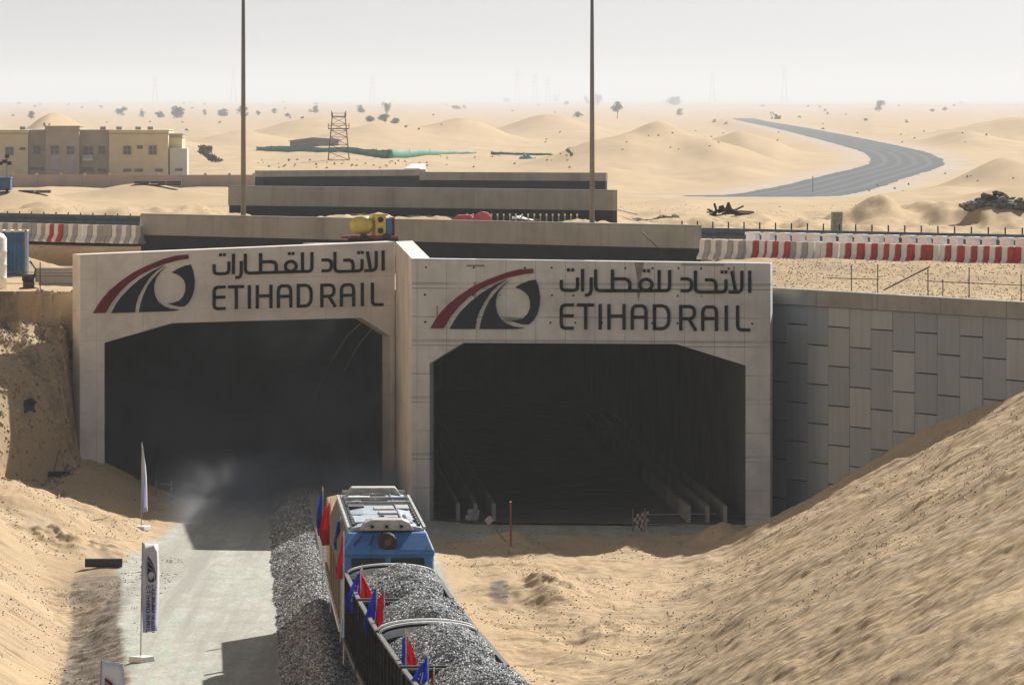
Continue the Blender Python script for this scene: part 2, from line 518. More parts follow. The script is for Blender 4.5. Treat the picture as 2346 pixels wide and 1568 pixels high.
    c = k.mix(k.math('MULTIPLY', k.vramp(band, 0.50, 0.36, 0, 0.5), nearf), c, (0.59, 0.435, 0.26))
    lineh = k.math('MULTIPLY', k.math('MULTIPLY', k.math('SUBTRACT', lines, 0.5), gate), nearf)
    c = k.mix(k.math('MULTIPLY', k.vramp(lines, 0.50, 0.66, 0, 0.34), k.math('MULTIPLY', gate, nearf)), c, (0.39, 0.30, 0.195))
    h1 = k.noise(k.scale(p, (1.2, 0.8, 1)), 1.6, 8, 0.7)
    nm = k.bump(h1, 0.40, 0.09)
    nm = k.bump(lineh, 0.45, 0.30, nm)
    nm = k.bump(fine, 0.5, 0.035, nm)
    nm = k.bump(k.noise(p, 22.0, 3), 0.45, 0.015, nm)
    return k.fin(c, 0.95, nm, 0, 0.1)

def make_gravel(name, lo, hi, scale=13.0, stones=False):
    k = N(name)
    p = k.pos()
    col = k.voro(p, scale, 'F1', "Color")
    sep = k.n("ShaderNodeSeparateColor"); k.l(col, sep.inputs[0])
    c = k.ramp(k.attr("rnd") if stones else sep.outputs[0], [(0.05, lo), (0.55, tuple((a + b) / 2.4 for a, b in zip(lo, hi))), (0.97, hi)])
    c = k.mix(k.vramp(k.noise(p, 0.9, 5), 0.4, 0.75, 0, 0.35), c, (0.30, 0.285, 0.25))
    if stones: return k.fin(c, 0.9, k.bump(k.noise(p, 60, 3), 0.3, 0.01), 0, 0.2)
    d = k.voro(p, scale)
    nm = k.bump(d, 1.0, 0.10)
    nm = k.bump(k.noise(p, scale * 0.45, 4, 0.7), 0.9, 0.16, nm)
    return k.fin(c, 0.9, nm, 0, 0.15)

def make_concrete(name, base, warm=0.0, holes=False, joints=None, streak=0.5):
    k = N(name)
    c = k.coord()
    b1 = k.noise(c, 0.5, 7, 0.65)
    d = tuple(x * 0.72 for x in base); h = tuple(min(1, x * 1.18) for x in base)
    col = k.ramp(b1, [(0.28, d), (0.52, base), (0.75, h)])
    st = k.noise(k.scale(c, (2.2, 2.2, 0.12)), 1.0, 5, 0.65)
    col = k.mix(k.vramp(st, 0.5, 0.75, 0, streak), col, tuple(x * 0.55 for x in base))
    sp = k.noise(c, 6.0, 6, 0.75)
    col = k.mix(k.vramp(sp, 0.45, 0.85, 0, 0.35), col, tuple(x * 0.66 for x in base))
    hgt = k.noise(c, 9.0, 5)
    sx = k.n("ShaderNodeSeparateXYZ"); k.l(c, sx.inputs[0])
    if joints:
        for axis, step, off, wid, dk in joints:
            v = k.math('FRACT', k.math('DIVIDE', k.math('ADD', sx.outputs[axis], off), step))
            dd = k.math('ABSOLUTE', k.math('SUBTRACT', v, 0.5))
            ln = k.math('LESS_THAN', dd, wid / step)
            gate = k.vramp(k.noise(k.scale(c, (0.35, 0.35, 0.35)), 1.0, 2), 0.40, 0.55, 0.25, 1.0)
            col = k.mix(k.math('MULTIPLY', k.math('MULTIPLY', ln, dk), gate), col, tuple(x * 0.32 for x in base))
    if holes:
        fx = k.math('SUBTRACT', k.math('FRACT', k.math('DIVIDE', sx.outputs[0], 1.08)), 0.5)
        fz = k.math('SUBTRACT', k.math('FRACT', k.math('DIVIDE', k.math('ADD', sx.outputs[2], 0.3), 1.16)), 0.5)
        wob = k.math('MULTIPLY', k.math('SUBTRACT', k.noise(c, 0.6, 2), 0.5), 0.5)
        fx = k.math('ADD', fx, wob)
        r = k.math('SQRT', k.math('ADD', k.math('MULTIPLY', fx, fx), k.math('MULTIPLY', fz, fz)))
        gate = k.vramp(k.noise(c, 0.45, 2), 0.44, 0.47)
        topz = k.math('GREATER_THAN', sx.outputs[2], 7.6)
        col = k.mix(k.math('MULTIPLY', k.math('MULTIPLY', k.math('LESS_THAN', r, 0.045), gate), topz), col, (0.03, 0.035, 0.035))
        bl = k.noise(k.scale(c, (1.0, 1.0, 2.2)), 1.5, 5, 0.7)
        col = k.mix(k.math('MULTIPLY', k.vramp(bl, 0.66, 0.74, 0, 0.5), topz), col, tuple(x * 0.35 for x in base))
    nm = k.bump(hgt, 0.25, 0.02)
    return k.fin(col, 0.88, nm, 0, 0.2)

SAND = make_sand()
BALLAST = make_gravel("ballast_stone", (0.075, 0.082, 0.092), (0.74, 0.75, 0.76), 14, True)
LOAD = make_gravel("load_stone", (0.12, 0.13, 0.14), (0.80, 0.83, 0.86), 12, True)
RUBBLE = make_gravel("rubble_stone", (0.05, 0.05, 0.055), (0.30, 0.29, 0.28), 5)
CONC_BEIGE = make_concrete("painted_beige_concrete", (0.80, 0.75, 0.70), streak=0.12,
                           joints=[(2, 1.35, 0.2, 0.012, 0.35), (0, 2.15, 0.3, 0.012, 0.35)])
CONC_RAW = make_concrete("raw_grey_concrete", (0.60, 0.615, 0.635), holes=True, streak=0.5,
                         joints=[(2, 1.21, 0.45, 0.022, 0.8), (0, 1.27, 0.4, 0.016, 0.6), (2, 2.42, 0.85, 0.06, 0.5)])
CONC_PLAIN = make_concrete("plain_concrete", (0.34, 0.335, 0.32), streak=0.5)
CONC_PARAPET = make_concrete("parapet_concrete", (0.36, 0.36, 0.34), streak=0.6, joints=[(0, 2.4, 0.0, 0.02, 0.3)])
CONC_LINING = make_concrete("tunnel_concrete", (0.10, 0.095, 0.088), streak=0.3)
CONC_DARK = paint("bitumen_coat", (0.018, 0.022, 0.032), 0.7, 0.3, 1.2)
def make_panels():
    k = N("wall_panel_concrete")
    c = k.coord()
    r = k.attr("rnd")
    col = k.ramp(r, [(0.0, (0.31, 0.35, 0.40)), (0.5, (0.37, 0.41, 0.455)), (1.0, (0.45, 0.485, 0.52))])
    st = k.noise(k.scale(c, (3.0, 3.0, 0.25)), 1.0, 5, 0.65)
    col = k.mix(k.vramp(st, 0.46, 0.72, 0, 0.45), col, (0.24, 0.26, 0.28))
    col = k.mix(k.vramp(k.noise(c, 0.35, 4), 0.5, 0.75, 0, 0.3), col, (0.36, 0.365, 0.345))
    nm = k.bump(k.noise(c, 14, 4), 0.3, 0.015)
    return k.fin(col, 0.9, nm, 0, 0.2)
PANEL = make_panels()
def make_asphalt():
    k = N("asphalt")
    p = k.pos()
    c = k.ramp(k.noise(p, 0.5, 7, 0.7), [(0.3, (0.035, 0.038, 0.045)), (0.75, (0.075, 0.078, 0.085))])
    return k.fin(c, 0.9, k.bump(k.noise(p, 30, 3), 0.3, 0.01), 0, 0.2)
ASPHALT = make_asphalt()
RAILSHADE = paint("shaded_rail_steel", (0.16, 0.19, 0.23), 0.5, 0.2, 2.0, 0.3, dirt=(0.10, 0.11, 0.12))  # shade on the rail's near side is put into this dark blue-grey
NAVY = paint("navy_sign_metal", (0.016, 0.021, 0.040), 0.8, 0.2, 1.0, spec=0.1)
MAROON = paint("maroon_sign_metal", (0.165, 0.02, 0.035), 0.8, 0.2, 1.0, spec=0.1)
BLACKL = paint("black_sign_metal", (0.006, 0.007, 0.010), 0.8, 0.2, 1.0, spec=0.1)
GALV = paint("galvanised_steel", (0.30, 0.32, 0.34), 0.45, 0.2, 2.0, 0.6, dirt=(0.2, 0.17, 0.14))
POLEM = paint("lamp_post_steel", (0.20, 0.20, 0.20), 0.5, 0.2, 0.6, 0.3, dirt=(0.14, 0.12, 0.10))
RUST = paint("rusty_steel", (0.16, 0.085, 0.05), 0.9, 0.35, 4.0, 0.2, dirt=(0.06, 0.04, 0.03))
REBAR = paint("dark_rebar", (0.09, 0.06, 0.05), 0.9, 0.3, 4.0, 0.2)
BLACKM = paint("black_steel", (0.022, 0.022, 0.023), 0.6, 0.35, 3.0, 0.2, dirt=(0.10, 0.085, 0.065))
RUBBER = paint("black_plastic", (0.03, 0.032, 0.038), 0.6, 0.3, 3.0)
WHITEP = paint("white_plastic", (0.82, 0.82, 0.80), 0.6, 0.08, 2.0, dirt=(0.62, 0.57, 0.50))
GREYP = paint("faded_grey_plastic", (0.42, 0.40, 0.41), 0.7, 0.15, 2.0, dirt=(0.28, 0.24, 0.2))
REDP = paint("faded_red_plastic", (0.50, 0.05, 0.05), 0.6, 0.25, 2.5, dirt=(0.30, 0.14, 0.10))
RAWWHITE = paint("white_painted_steel", (0.70, 0.70, 0.69), 0.5, 0.12, 2.5, dirt=(0.35, 0.33, 0.30))
def make_loco_blue():
    k = N("locomotive_blue")
    c = k.coord()
    col = k.ramp(k.noise(c, 1.6, 7, 0.7), [(0.3, (0.032, 0.16, 0.46)), (0.7, (0.06, 0.24, 0.60))])
    st = k.noise(k.scale(c, (4.0, 4.0, 0.5)), 1.0, 6, 0.7)
    col = k.mix(k.vramp(st, 0.50, 0.70, 0, 0.6), col, (0.05, 0.065, 0.085))
    du = k.noise(c, 5.0, 7, 0.75)
    col = k.mix(k.vramp(du, 0.52, 0.75, 0, 0.55), col, (0.26, 0.27, 0.27))
    return k.fin(col, k.vramp(du, 0.3, 0.7, 0.35, 0.75), k.bump(k.noise(c, 5, 4), 0.1, 0.02), 0, 0.4)
LOCOBLUE = make_loco_blue()
LOCOROOF = paint("locomotive_roof_paint", (0.40, 0.48, 0.55), 0.5, 0.2, 3.0, dirt=(0.22, 0.24, 0.26))
LOCOTAN = paint("locomotive_tan_side", (0.46, 0.33, 0.17), 0.95, 0.2, 1.2, dirt=(0.30, 0.21, 0.12), spec=0.03)
LOCOGREY = paint("locomotive_grey_side", (0.17, 0.165, 0.19), 0.95, 0.2, 1.2, dirt=(0.15, 0.13, 0.11), spec=0.03)
WAGON = paint("wagon_black_paint", (0.016, 0.016, 0.017), 0.95, 0.5, 1.8, dirt=(0.045, 0.038, 0.032), bump=0.15, bs=6, spec=0.03)
WAGONRIM = paint("wagon_worn_rim", (0.11, 0.115, 0.12), 0.6, 0.3, 3.0, dirt=(0.14, 0.13, 0.12))
WAGONARC = paint("wagon_white_end", (0.80, 0.81, 0.83), 0.55, 0.15, 2.0, dirt=(0.33, 0.32, 0.31))
GLASS = paint("dark_window_glass", (0.012, 0.014, 0.018), 0.45, 0.2, 1.0, spec=0.3)
HOODW = paint("roof_hood_paint", (0.46, 0.46, 0.44), 0.6, 0.2, 3.0, dirt=(0.2, 0.19, 0.17))
VGLASS = paint("villa_window_glass", (0.10, 0.10, 0.125), 0.25, 0.2, 1.0, spec=0.6)
def cloth(name, col):
    k = N(name)
    c = k.mix(k.noise(k.coord(), 3.0, 4), tuple(x * 0.8 for x in col), col)
    k.fin(c, 0.8, None, 0, 0.2)
    tr_ = k.n("ShaderNodeBsdfTranslucent"); k.l(c, tr_.inputs["Color"])
    mx = k.n("ShaderNodeMixShader"); mx.inputs[0].default_value = 0.5
    k.l(k.b.outputs[0], mx.inputs[1]); k.l(tr_.outputs[0], mx.inputs[2]); k.l(mx.outputs[0], k.out.inputs["Surface"])
    return k.m
FBLUE = cloth("blue_flag_cloth", (0.045, 0.12, 0.68))
FRED = cloth("red_flag_cloth", (0.72, 0.02, 0.045))
FWHITE = paint("white_flag_print", (0.75, 0.76, 0.78), 0.8, 0.1, 3.0)
YELLOW = paint("machine_yellow", (0.60, 0.46, 0.11), 0.5, 0.2, 3.0, dirt=(0.38, 0.28, 0.10))
MRED = paint("machine_red", (0.30, 0.05, 0.06), 0.6, 0.25, 3.0, dirt=(0.16, 0.07, 0.06))
TARPR = paint("red_tarpaulin", (0.55, 0.09, 0.12), 0.7, 0.2, 2.0)
CONTBLUE = paint("container_blue", (0.04, 0.14, 0.32), 0.55, 0.25, 1.2, dirt=(0.12, 0.16, 0.2))
CREAM = paint("cream_render", (0.78, 0.67, 0.45), 0.9, 0.08, 0.8)
TAUPE = paint("darker_render", (0.50, 0.44, 0.36), 0.9, 0.08, 0.8)  # darker tone than the cream wings, for middle, cornices and boundary posts
PALEW = paint("pale_render", (0.66, 0.66, 0.62), 0.9, 0.06, 0.8)
LILAC = paint("lilac_door_paint", (0.46, 0.44, 0.47), 0.7, 0.08, 0.8)
PINKW = paint("pink_boundary_render", (0.58, 0.42, 0.32), 0.9, 0.1, 0.4)
TEAL = paint("green_shade_net", (0.05, 0.27, 0.21), 0.85, 0.2, 0.5)
SHEDM = paint("pale_shed_steel", (0.36, 0.31, 0.31), 0.7, 0.12, 0.5)
FOLI = paint("dusty_green_leaves", (0.15, 0.155, 0.12), 0.9, 0.35, 1.2)
FOLI2 = paint("dry_brown_leaves", (0.30, 0.26, 0.20), 0.9, 0.35, 1.2)
FARFOLI = paint("dusty_hazed_leaves", (0.34, 0.345, 0.33), 0.9, 0.2, 0.3)  # dusty leaves of far trees, with distance haze put into the paler colour
TRUNK = paint("tree_bark", (0.12, 0.095, 0.075), 0.95, 0.3, 3.0)
WOOD = paint("weathered_wood", (0.22, 0.17, 0.12), 0.9, 0.3, 4.0)

# ------------------------------------------------------------------ ground sheet
def make_ground():
    us = np.unique(np.concatenate([np.linspace(-0.1, 0.1, 401), np.linspace(-0.55, -0.1, 46), np.linspace(0.1, 0.55, 46)]))
    ys = [15.0]
    while ys[-1] < 40000:
        y = ys[-1]
        st = 3.0 if y < 108 else (0.22 if y < 138 else (0.14 if y < 255 else 0.2 + (y - 255) * 0.0072))
        ys.append(y + st)
    ys = np.array(ys)
    Yg, Ug = np.meshgrid(ys, us, indexing='ij')
    Xg = Ug * Yg
    Z, best = height(Xg.ravel(), Yg.ravel())
    Z = Z.reshape(Xg.shape)
    nr, nc = Xg.shape
    idx = np.arange(nr * nc).reshape(nr, nc)
    q = np.stack([idx[:-1, :-1], idx[:-1, 1:], idx[1:, 1:], idx[1:, :-1]], -1)
    zz = Z.ravel()[q]
    rng = zz.max(-1) - zz.min(-1)
    xc = Xg[:-1, :-1]; yc = Yg[:-1, :-1]
    cut = (rng > 2.2) & (xc > -19.15) & (yc > 150) & (yc < 262)
    q = q[~cut]
    me = bpy.data.meshes.new("ground")
    co = np.stack([Xg.ravel(), Yg.ravel(), Z.ravel()], -1)
    me.vertices.add(len(co)); me.vertices.foreach_set("co", co.ravel().astype(np.float32))
    me.loops.add(q.size); me.loops.foreach_set("vertex_index", q.ravel().astype(np.int32))
    me.polygons.add(len(q))
    me.polygons.foreach_set("loop_start", np.arange(0, q.size, 4, dtype=np.int32))
    me.polygons.foreach_set("use_smooth", np.ones(len(q), bool))
    me.update(calc_edges=True)
    X, Y = Xg.ravel(), Yg.ravel()
    tx = track_x(Y)
    top = np.interp(Y, [100, 150, 174, 195, 215], [-9.5, -10.5, -11.4, -13.2, -14.4])
    toe = np.interp(Y, [100, 150, 174, 199, 219, 240], [-13.2, -13.5, -13.9, -15.3, -17.0, -16.0])
    near = Y < front_line(X) + 0.5
    lef = np.where(Y > 222, sstep(-15.6, -13.6, X) , sstep(-0.4, 0.3, X - (top - 0.5)))
    lef = lef * (1 - 0.9 * sstep(226, 240, Y) * sstep(-13, -15, X))
    rig = 1 - sstep(tx + 2.9, tx + 4.0, X)
    grav = lef * rig * near
    grav = np.maximum(grav, sstep(231.5, 235.0, Y + 0.9 * fbm(X * 0.6, Y * 0.4, 46)) * (X > -5) * (X < 10.9) * near)
    spo = sstep(toe - 0.3, toe + 0.3, X) * (1 - sstep(top - 0.9, top + 0.1, X)) * (Y < 219) * (1 - sstep(210, 219, Y))
    spo = np.maximum(spo, 0.8 * np.exp(-((X + 20.5) / 3.0) ** 2 - ((Y - 234.6 - 0.45 * (X + 20)) / 0.8) ** 2))
    spo = np.maximum(spo, 0.75 * np.exp(-((X + 0.5 - 0.03 * (206 - Y)) / 0.4) ** 2 - ((Y - 205.5) / 3.0) ** 2))
    scarpf = (X < -19.2) * (Y > 246.5) * (Y < 252.4) * (0.22 + 0.5 * fbm(X * 0.8, Y * 0.7, 17))
    spo = np.maximum(spo, scarpf)
    edge = 0.5 * fbm(X * 0.4, Y * 0.08, 97)
    bed = 1 - sstep(5.6, 6.4, best + edge)
    bt_ = np.interp(Y, [60, 120, 150, 174, 190, 205, 215, 225], [-1.0, 0.2, 1.4, 3.3, 5.2, 7.0, 7.7, 8.1])
    raked = np.clip(sstep(-3.5, 0.5, X - bt_) * (Y < 240) + 0.75 * (X < -14.5) * (1 - sstep(212, 220, Y)) + 0.35 * (X > 0) * (Y < 232), 0, 1)
    shoulder = (1 - sstep(7.5, 13.0, best + 3 * edge)) * (Y > 450)
    rut = 0.9 * np.exp(-((best - 3.6) / 0.35) ** 2) + 0.7 * np.exp(-((best - 1.2) / 0.35) ** 2)
    for nm, arr in (("gravel", grav), ("spoil", spo), ("bed", bed), ("shoulder", shoulder), ("raked", raked), ("rut", rut)):
        a = me.attributes.new(nm, 'FLOAT', 'POINT')
        a.data.foreach_set("value", np.ascontiguousarray(arr.ravel(), dtype=np.float32))
    me.materials.append(SAND)
    o = bpy.data.objects.new("ground", me)
    COL.objects.link(o)
    tag(o, kind="structure")
make_ground()

# ------------------------------------------------------------------ frames of the portal faces
class Face:
    def __init__(s, a, b):
        s.o = Vector((a[0], a[1], 0)); d = Vector((b[0] - a[0], b[1] - a[1], 0))
        s.L = d.length
        s.ex = d.normalized(); s.ez = Vector((0, 0, 1))
        s.n = Vector((-s.ex.y, s.ex.x, 0))          # into the hill
        s.rz = math.atan2(d.y, d.x)
    def uv(s, px, py):
        k = Vector(((px - CX) / F, 1.0, -(py - HY) / F))
        c = Vector((0, 0, H))
        t = (s.o - c).dot(s.n) / k.dot(s.n)
        p = c + k * t
        return ((p - s.o).dot(s.ex), p.z)
FR = Face(PL, PR)
FL = Face(LL, LR)

AX = Vector((-0.05, 1.0, 0)).normalized()
def portal(face, outer, inner, mat, label, mouth_floor, depth=1.1, floor=None):
    root = empty("tunnel_portal", face.o, label, "tunnel portal", None, face.rz)
    pts = outer[:1] + inner + outer[1:]
    # outer: bottom-left ; inner opening from left foot to right foot ; outer bottom-right, top-right, top-left
    mb = MB()
    mb.prism(pts, (1, 0, 0), (0, 0, 1), (0, 0, 0), (0, depth, 0))
    mb.build("headwall", mat, root, bevel=0.03)
    # lining
    ax = Matrix.Rotation(-face.rz, 3, 'Z') @ AX
    ax.normalize()
    L = 110.0
    lin = MB()
    n = len(inner)
    segs = [0.0, 6, 14, 30, 60, L]
    vs = []
    for sgm in segs:
        off = ax * sgm + Vector((0, depth, 0)) * 0.98
        vs += [Vector((u, 0, v)) + off for u, v in inner]
    fs = []
    for i in range(len(segs) - 1):
        for j in range(n - 1):
            fs.append((i * n + j, i * n + j + 1, (i + 1) * n + j + 1, (i + 1) * n + j))
    fs.append(tuple(range((len(segs) - 1) * n, len(segs) * n)))
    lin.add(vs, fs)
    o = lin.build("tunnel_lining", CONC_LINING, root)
    fl = MB()
    u0, u1 = inner[0][0], inner[-1][0]
    a = Vector((u0 - 0.05, -0.7, mouth_floor)); b = Vector((u1 + 0.05, -0.7, mouth_floor))
    wd = Vector((1.6, 0, 0))
    fl.add([a, b, b + Vector((0, 1.5, 0)), b + wd + Vector((0, 1.6, 0)), b + wd + ax * L, a - wd + ax * L, a - wd + Vector((0, 1.6, 0)), a + Vector((0, 1.5, 0))], [tuple(range(8))])
    fl.build("tunnel_floor", floor or MATS["tunnel_floor"], root)
    # cable-trough upstands along both walls
    for offs in (1.0, 1.75, 2.55):
        for u, sg in ((u0, 1), (u1, -1)):
            m = MB()
            p = Vector((u + sg * offs, 1.5, mouth_floor + 0.35)) ; q = p + ax * 70
            m.bar(p, q, 0.16, 0.75)
            m.build("trough_wall", CONC_PLAIN, root)
    return root
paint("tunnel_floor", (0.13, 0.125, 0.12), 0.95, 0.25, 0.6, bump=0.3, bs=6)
def px_poly(face, pts): return [face.uv(*p) for p in pts]
ro = px_poly(FR, [(943, 592), (1765, 603)])
rin = px_poly(FR, [(985, 832), (1062, 785), (1550, 788), (1708, 837)])
rin = [(rin[0][0], -1.5)] + rin + [(rin[-1][0], -1.5)]
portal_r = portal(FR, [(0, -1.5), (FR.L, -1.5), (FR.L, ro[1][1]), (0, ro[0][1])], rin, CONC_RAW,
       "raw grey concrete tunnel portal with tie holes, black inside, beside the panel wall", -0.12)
lo_ = px_poly(FL, [(183, 583), (905, 553)])
lin_ = px_poly(FL, [(240, 785), (395, 740), (828, 728), (895, 770)])
lin_ = [(lin_[0][0], -1.5)] + lin_ + [(lin_[-1][0], -1.5)]
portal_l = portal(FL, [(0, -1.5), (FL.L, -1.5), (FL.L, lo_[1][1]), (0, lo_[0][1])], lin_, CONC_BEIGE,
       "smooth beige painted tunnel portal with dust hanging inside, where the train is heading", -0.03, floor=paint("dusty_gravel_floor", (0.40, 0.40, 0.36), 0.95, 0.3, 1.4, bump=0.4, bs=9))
# flank wall that links the two portal faces
mb = MB()
zf, zn = lo_[1][1], ro[0][1]
plan = [(LR[0] + 0.02, LR[1] - 0.02), (PL[0] - 0.0, PL[1] + 0.02), (PL[0] + 0.75, PL[1] + 1.12), (LR[0] + 0.75, LR[1] + 1.4)]
tz = [zf, zn, zn, zf]
mb.add([(x, y, -1.5) for x, y in plan] + [(x, y, z + 0.004) for (x, y), z in zip(plan, tz)],
       [(0, 1, 2, 3), (4, 5, 6, 7), (0, 1, 5, 4), (1, 2, 6, 5), (2, 3, 7, 6), (3, 0, 4, 7)])
fw = mb.build("flank_wall", CONC_BEIGE)
tag(fw, "tall beige flank wall running back between the two tunnel portals", "wall")

# roof slab edge of the right tunnel behind its parapet (dark membrane)
# ------------------------------------------------------------------ the railway signs
ZS = 3.0077
def tx2v(zx, zy):            # lettering sketch -> photograph view units
    return ((2080 + zx / ZS) * 0.61094, (980 + zy / ZS) * 0.61094)
ES = 4.8875
def em2v(zx, zy):
    return ((1600 + zx / ES) * 0.61094, (980 + zy / ES) * 0.61094)
LETTERS = {
 'E': [[(215, 490), (115, 490), (85, 505), (75, 535), (75, 705), (85, 738), (115, 752), (215, 752)], [(75, 612), (215, 612)]],
 'T': [[(250, 490), (445, 490)], [(350, 490), (350, 766)]],
 'I': [[(513, 478), (513, 766)]],
 'H': [[(612, 480), (612, 768)], [(782, 480), (782, 768)], [(612, 615), (782, 615)]],
 'A': [[(875, 769), (875, 560), (885, 520), (915, 500), (990, 500), (1020, 520), (1030, 560), (1030, 769)], [(875, 628), (1030, 628)]],
 'D': [[(1125, 500), (1215, 500), (1255, 515), (1280, 550), (1287, 590), (1287, 665), (1280, 705), (1255, 740), (1215, 756), (1125, 756), (1125, 500)]],
 'R': [[(1422, 780), (1422, 507), (1520, 507), (1558, 520), (1576, 552), (1576, 600), (1558, 632), (1520, 645), (1422, 645)], [(1512, 645), (1592, 780)]],
 'A2': [[(1670, 781), (1670, 572), (1680, 532), (1710, 512), (1785, 512), (1815, 532), (1825, 572), (1825, 781)], [(1670, 642), (1825, 642)]],
 'I2': [[(1935, 494), (1935, 782)]],
 'L': [[(2063, 495), (2063, 725), (2073, 756), (2103, 771), (2205, 771)]],
}
circ = [(1030 + 68 * math.cos(a), 262 + 62 * math.sin(a)) for a in np.linspace(math.pi / 2, math.pi * 2.5, 25)]
ARABIC = {
 'alef_a': [[(2200, 103), (2200, 352)]],
 'lam_alef': [[(2112, 105), (2112, 295), (2100, 328), (2070, 345), (1962, 345)], [(1998, 108), (2042, 345)]],
 'tah_run': [[(1932, 200), (1932, 305), (1920, 334), (1890, 345), (1632, 345), (1600, 334), (1588, 305), (1588, 103)],
             [(1695, 207), (1770, 207), (1803, 222), (1818, 255), (1818, 345)], [(1872, 118), (1902, 118)], [(1918, 118), (1948, 118)]],
 'dal': [[(1420, 196), (1500, 196), (1532, 212), (1544, 245), (1544, 285), (1530, 318), (1500, 330), (1420, 330)]],
 'long_word': [[(1297, 95), (1297, 285), (1285, 318), (1255, 330), (505, 330), (475, 318), (463, 285), (463, 90)],
               [(1178, 95), (1178, 330)], circ, [(996, 105), (1026, 105)], [(1044, 105), (1074, 105)],
               [(652, 90), (652, 330)], [(652, 197), (795, 197), (832, 212), (848, 245), (848, 330)]],
 'ra': [[(412, 178), (412, 325), (400, 362), (372, 378), (342, 380)]],
 'alef_b': [[(315, 85), (315, 337)]],
 'tah_end': [[(258, 180), (258, 285), (246, 316), (216, 326), (118, 326), (87, 316), (75, 285), (75, 208)], [(140, 95), (170, 95)], [(188, 95), (218, 95)]],
}
RED_ARC = [(65, 1225), (150, 1080), (260, 930), (400, 780), (600, 620), (850, 455), (1130, 325), (1450, 205), (1700, 145), (1945, 130), (1962, 212),
           (1750, 238), (1500, 295), (1250, 385), (1000, 500), (780, 650), (600, 815), (440, 1010), (310, 1225)]
NAVY_A = [(420, 1235), (520, 1060), (620, 920), (800, 740), (1000, 580), (1250, 430), (1480, 325), (1320, 430), (1180, 560), (1060, 740), (960, 930), (910, 1080), (890, 1235)]
NAVY_B = [(970, 1235), (1000, 1080), (1060, 900), (1150, 710), (1260, 570), (1380, 450), (1500, 355), (1400, 450), (1310, 570), (1270, 700), (1265, 800), (1290, 930), (1350, 1040), (1460, 1130), (1600, 1190), (1790, 1213), (1650, 1238)]
NAVY_C = [(1620, 475), (1750, 400), (1880, 350), (2000, 330), (2045, 450), (2080, 650), (2070, 800), (2030, 950), (1960, 1080), (1870, 1155), (1750, 1150), (1640, 1120), (1540, 1080), (1650, 1075), (1760, 1040), (1850, 960), (1895, 850), (1900, 740), (1870, 640), (1800, 560), (1720, 510)]

def stroke(mb, pts, w, o, ex, ey, ez, lift=0.0):
    """a flat ribbon of width w along pts (a,b), thickened along ez"""
    n = len(pts)
    P = [Vector((a, b)) for a, b in pts]
    closed = (P[0] - P[-1]).length < 1e-6
    Ls, Rs = [], []
    for i in range(n):
        if closed:
            d0 = (P[i] - P[i - 1 if i > 0 else n - 2]); d1 = (P[(i + 1) if i < n - 1 else 1] - P[i])
        else:
            d0 = P[i] - P[i - 1] if i > 0 else P[1] - P[0]
            d1 = P[i + 1] - P[i] if i < n - 1 else P[i] - P[i - 1]
        d0 = d0.normalized(); d1 = d1.normalized()
        t = (d0 + d1)
        t = t.normalized() if t.length > 1e-6 else d1
        nn = Vector((-t.y, t.x))
        c = max(0.5, nn.dot(Vector((-d1.y, d1.x))))
        Ls.append(P[i] + nn * (w / 2 / c)); Rs.append(P[i] - nn * (w / 2 / c))
    o, ex, ey, ez = Vector(o), Vector(ex), Vector(ey), Vector(ez)
    ez = ez + ez.normalized() * lift
    vs = []
    for q in (Ls, Rs):
        for p in q:
            b = o + ex * p.x + ey * p.y
            vs += [b, b + ez]
    fs = []
    for i in range(n - 1):
        a, b = 2 * i, 2 * (i + 1)
        c, d = 2 * n + 2 * i, 2 * n + 2 * (i + 1)
        fs += [(a + 1, b + 1, d + 1, c + 1), (a, b, b + 1, a + 1), (c, c + 1, d + 1, d), (a, c, d, b)]
    if not closed:
        fs += [(0, 1, 2 * n + 1, 2 * n), (2 * (n - 1), 2 * n + 2 * (n - 1), 2 * n + 2 * (n - 1) + 1, 2 * (n - 1) + 1)]
    mb.add(vs, fs)

def sign(face, m, label, wl):
    """m maps right-portal sign coordinates (metres) to this face"""
    root = empty("railway_sign", face.o, label, "sign", None, face.rz)
    def conv(fn, pts): return [m(*FR.uv(*fn(*p))) for p in pts]
    ex, ey, ez = (1, 0, 0), (0, 0, 1), (0, -0.06, 0)
    O = (0, -0.002, 0)
    em = bpy.data.objects.new("emblem", None); COL.objects.link(em); em.parent = root; em.empty_display_size = 0.2
    for nm, poly, mt in (("red_arc", RED_ARC, MAROON), ("navy_blade", NAVY_A, NAVY), ("navy_blade", NAVY_B, NAVY), ("navy_crescent", NAVY_C, NAVY)):
        k = MB(); k.prism(conv(em2v, poly), ex, ey, O, ez); k.build(nm, mt, em)
    for ch, sts in LETTERS.items():
        k = MB()
        for i, s in enumerate(sts): stroke(k, conv(tx2v, s), wl, O, ex, ey, ez, 0.004 * i)
        k.build("letter", BLACKL, root)
    for ch, sts in ARABIC.items():
        k = MB()
        for i, s in enumerate(sts): stroke(k, conv(tx2v, s), wl * 0.98, O, ex, ey, ez, 0.004 * i)
        k.build("arabic_letter", BLACKL, root)
    return root
sign(FR, lambda u, v: (u, v), "railway sign of black letters and red and navy emblem on the raw grey portal", 0.135)
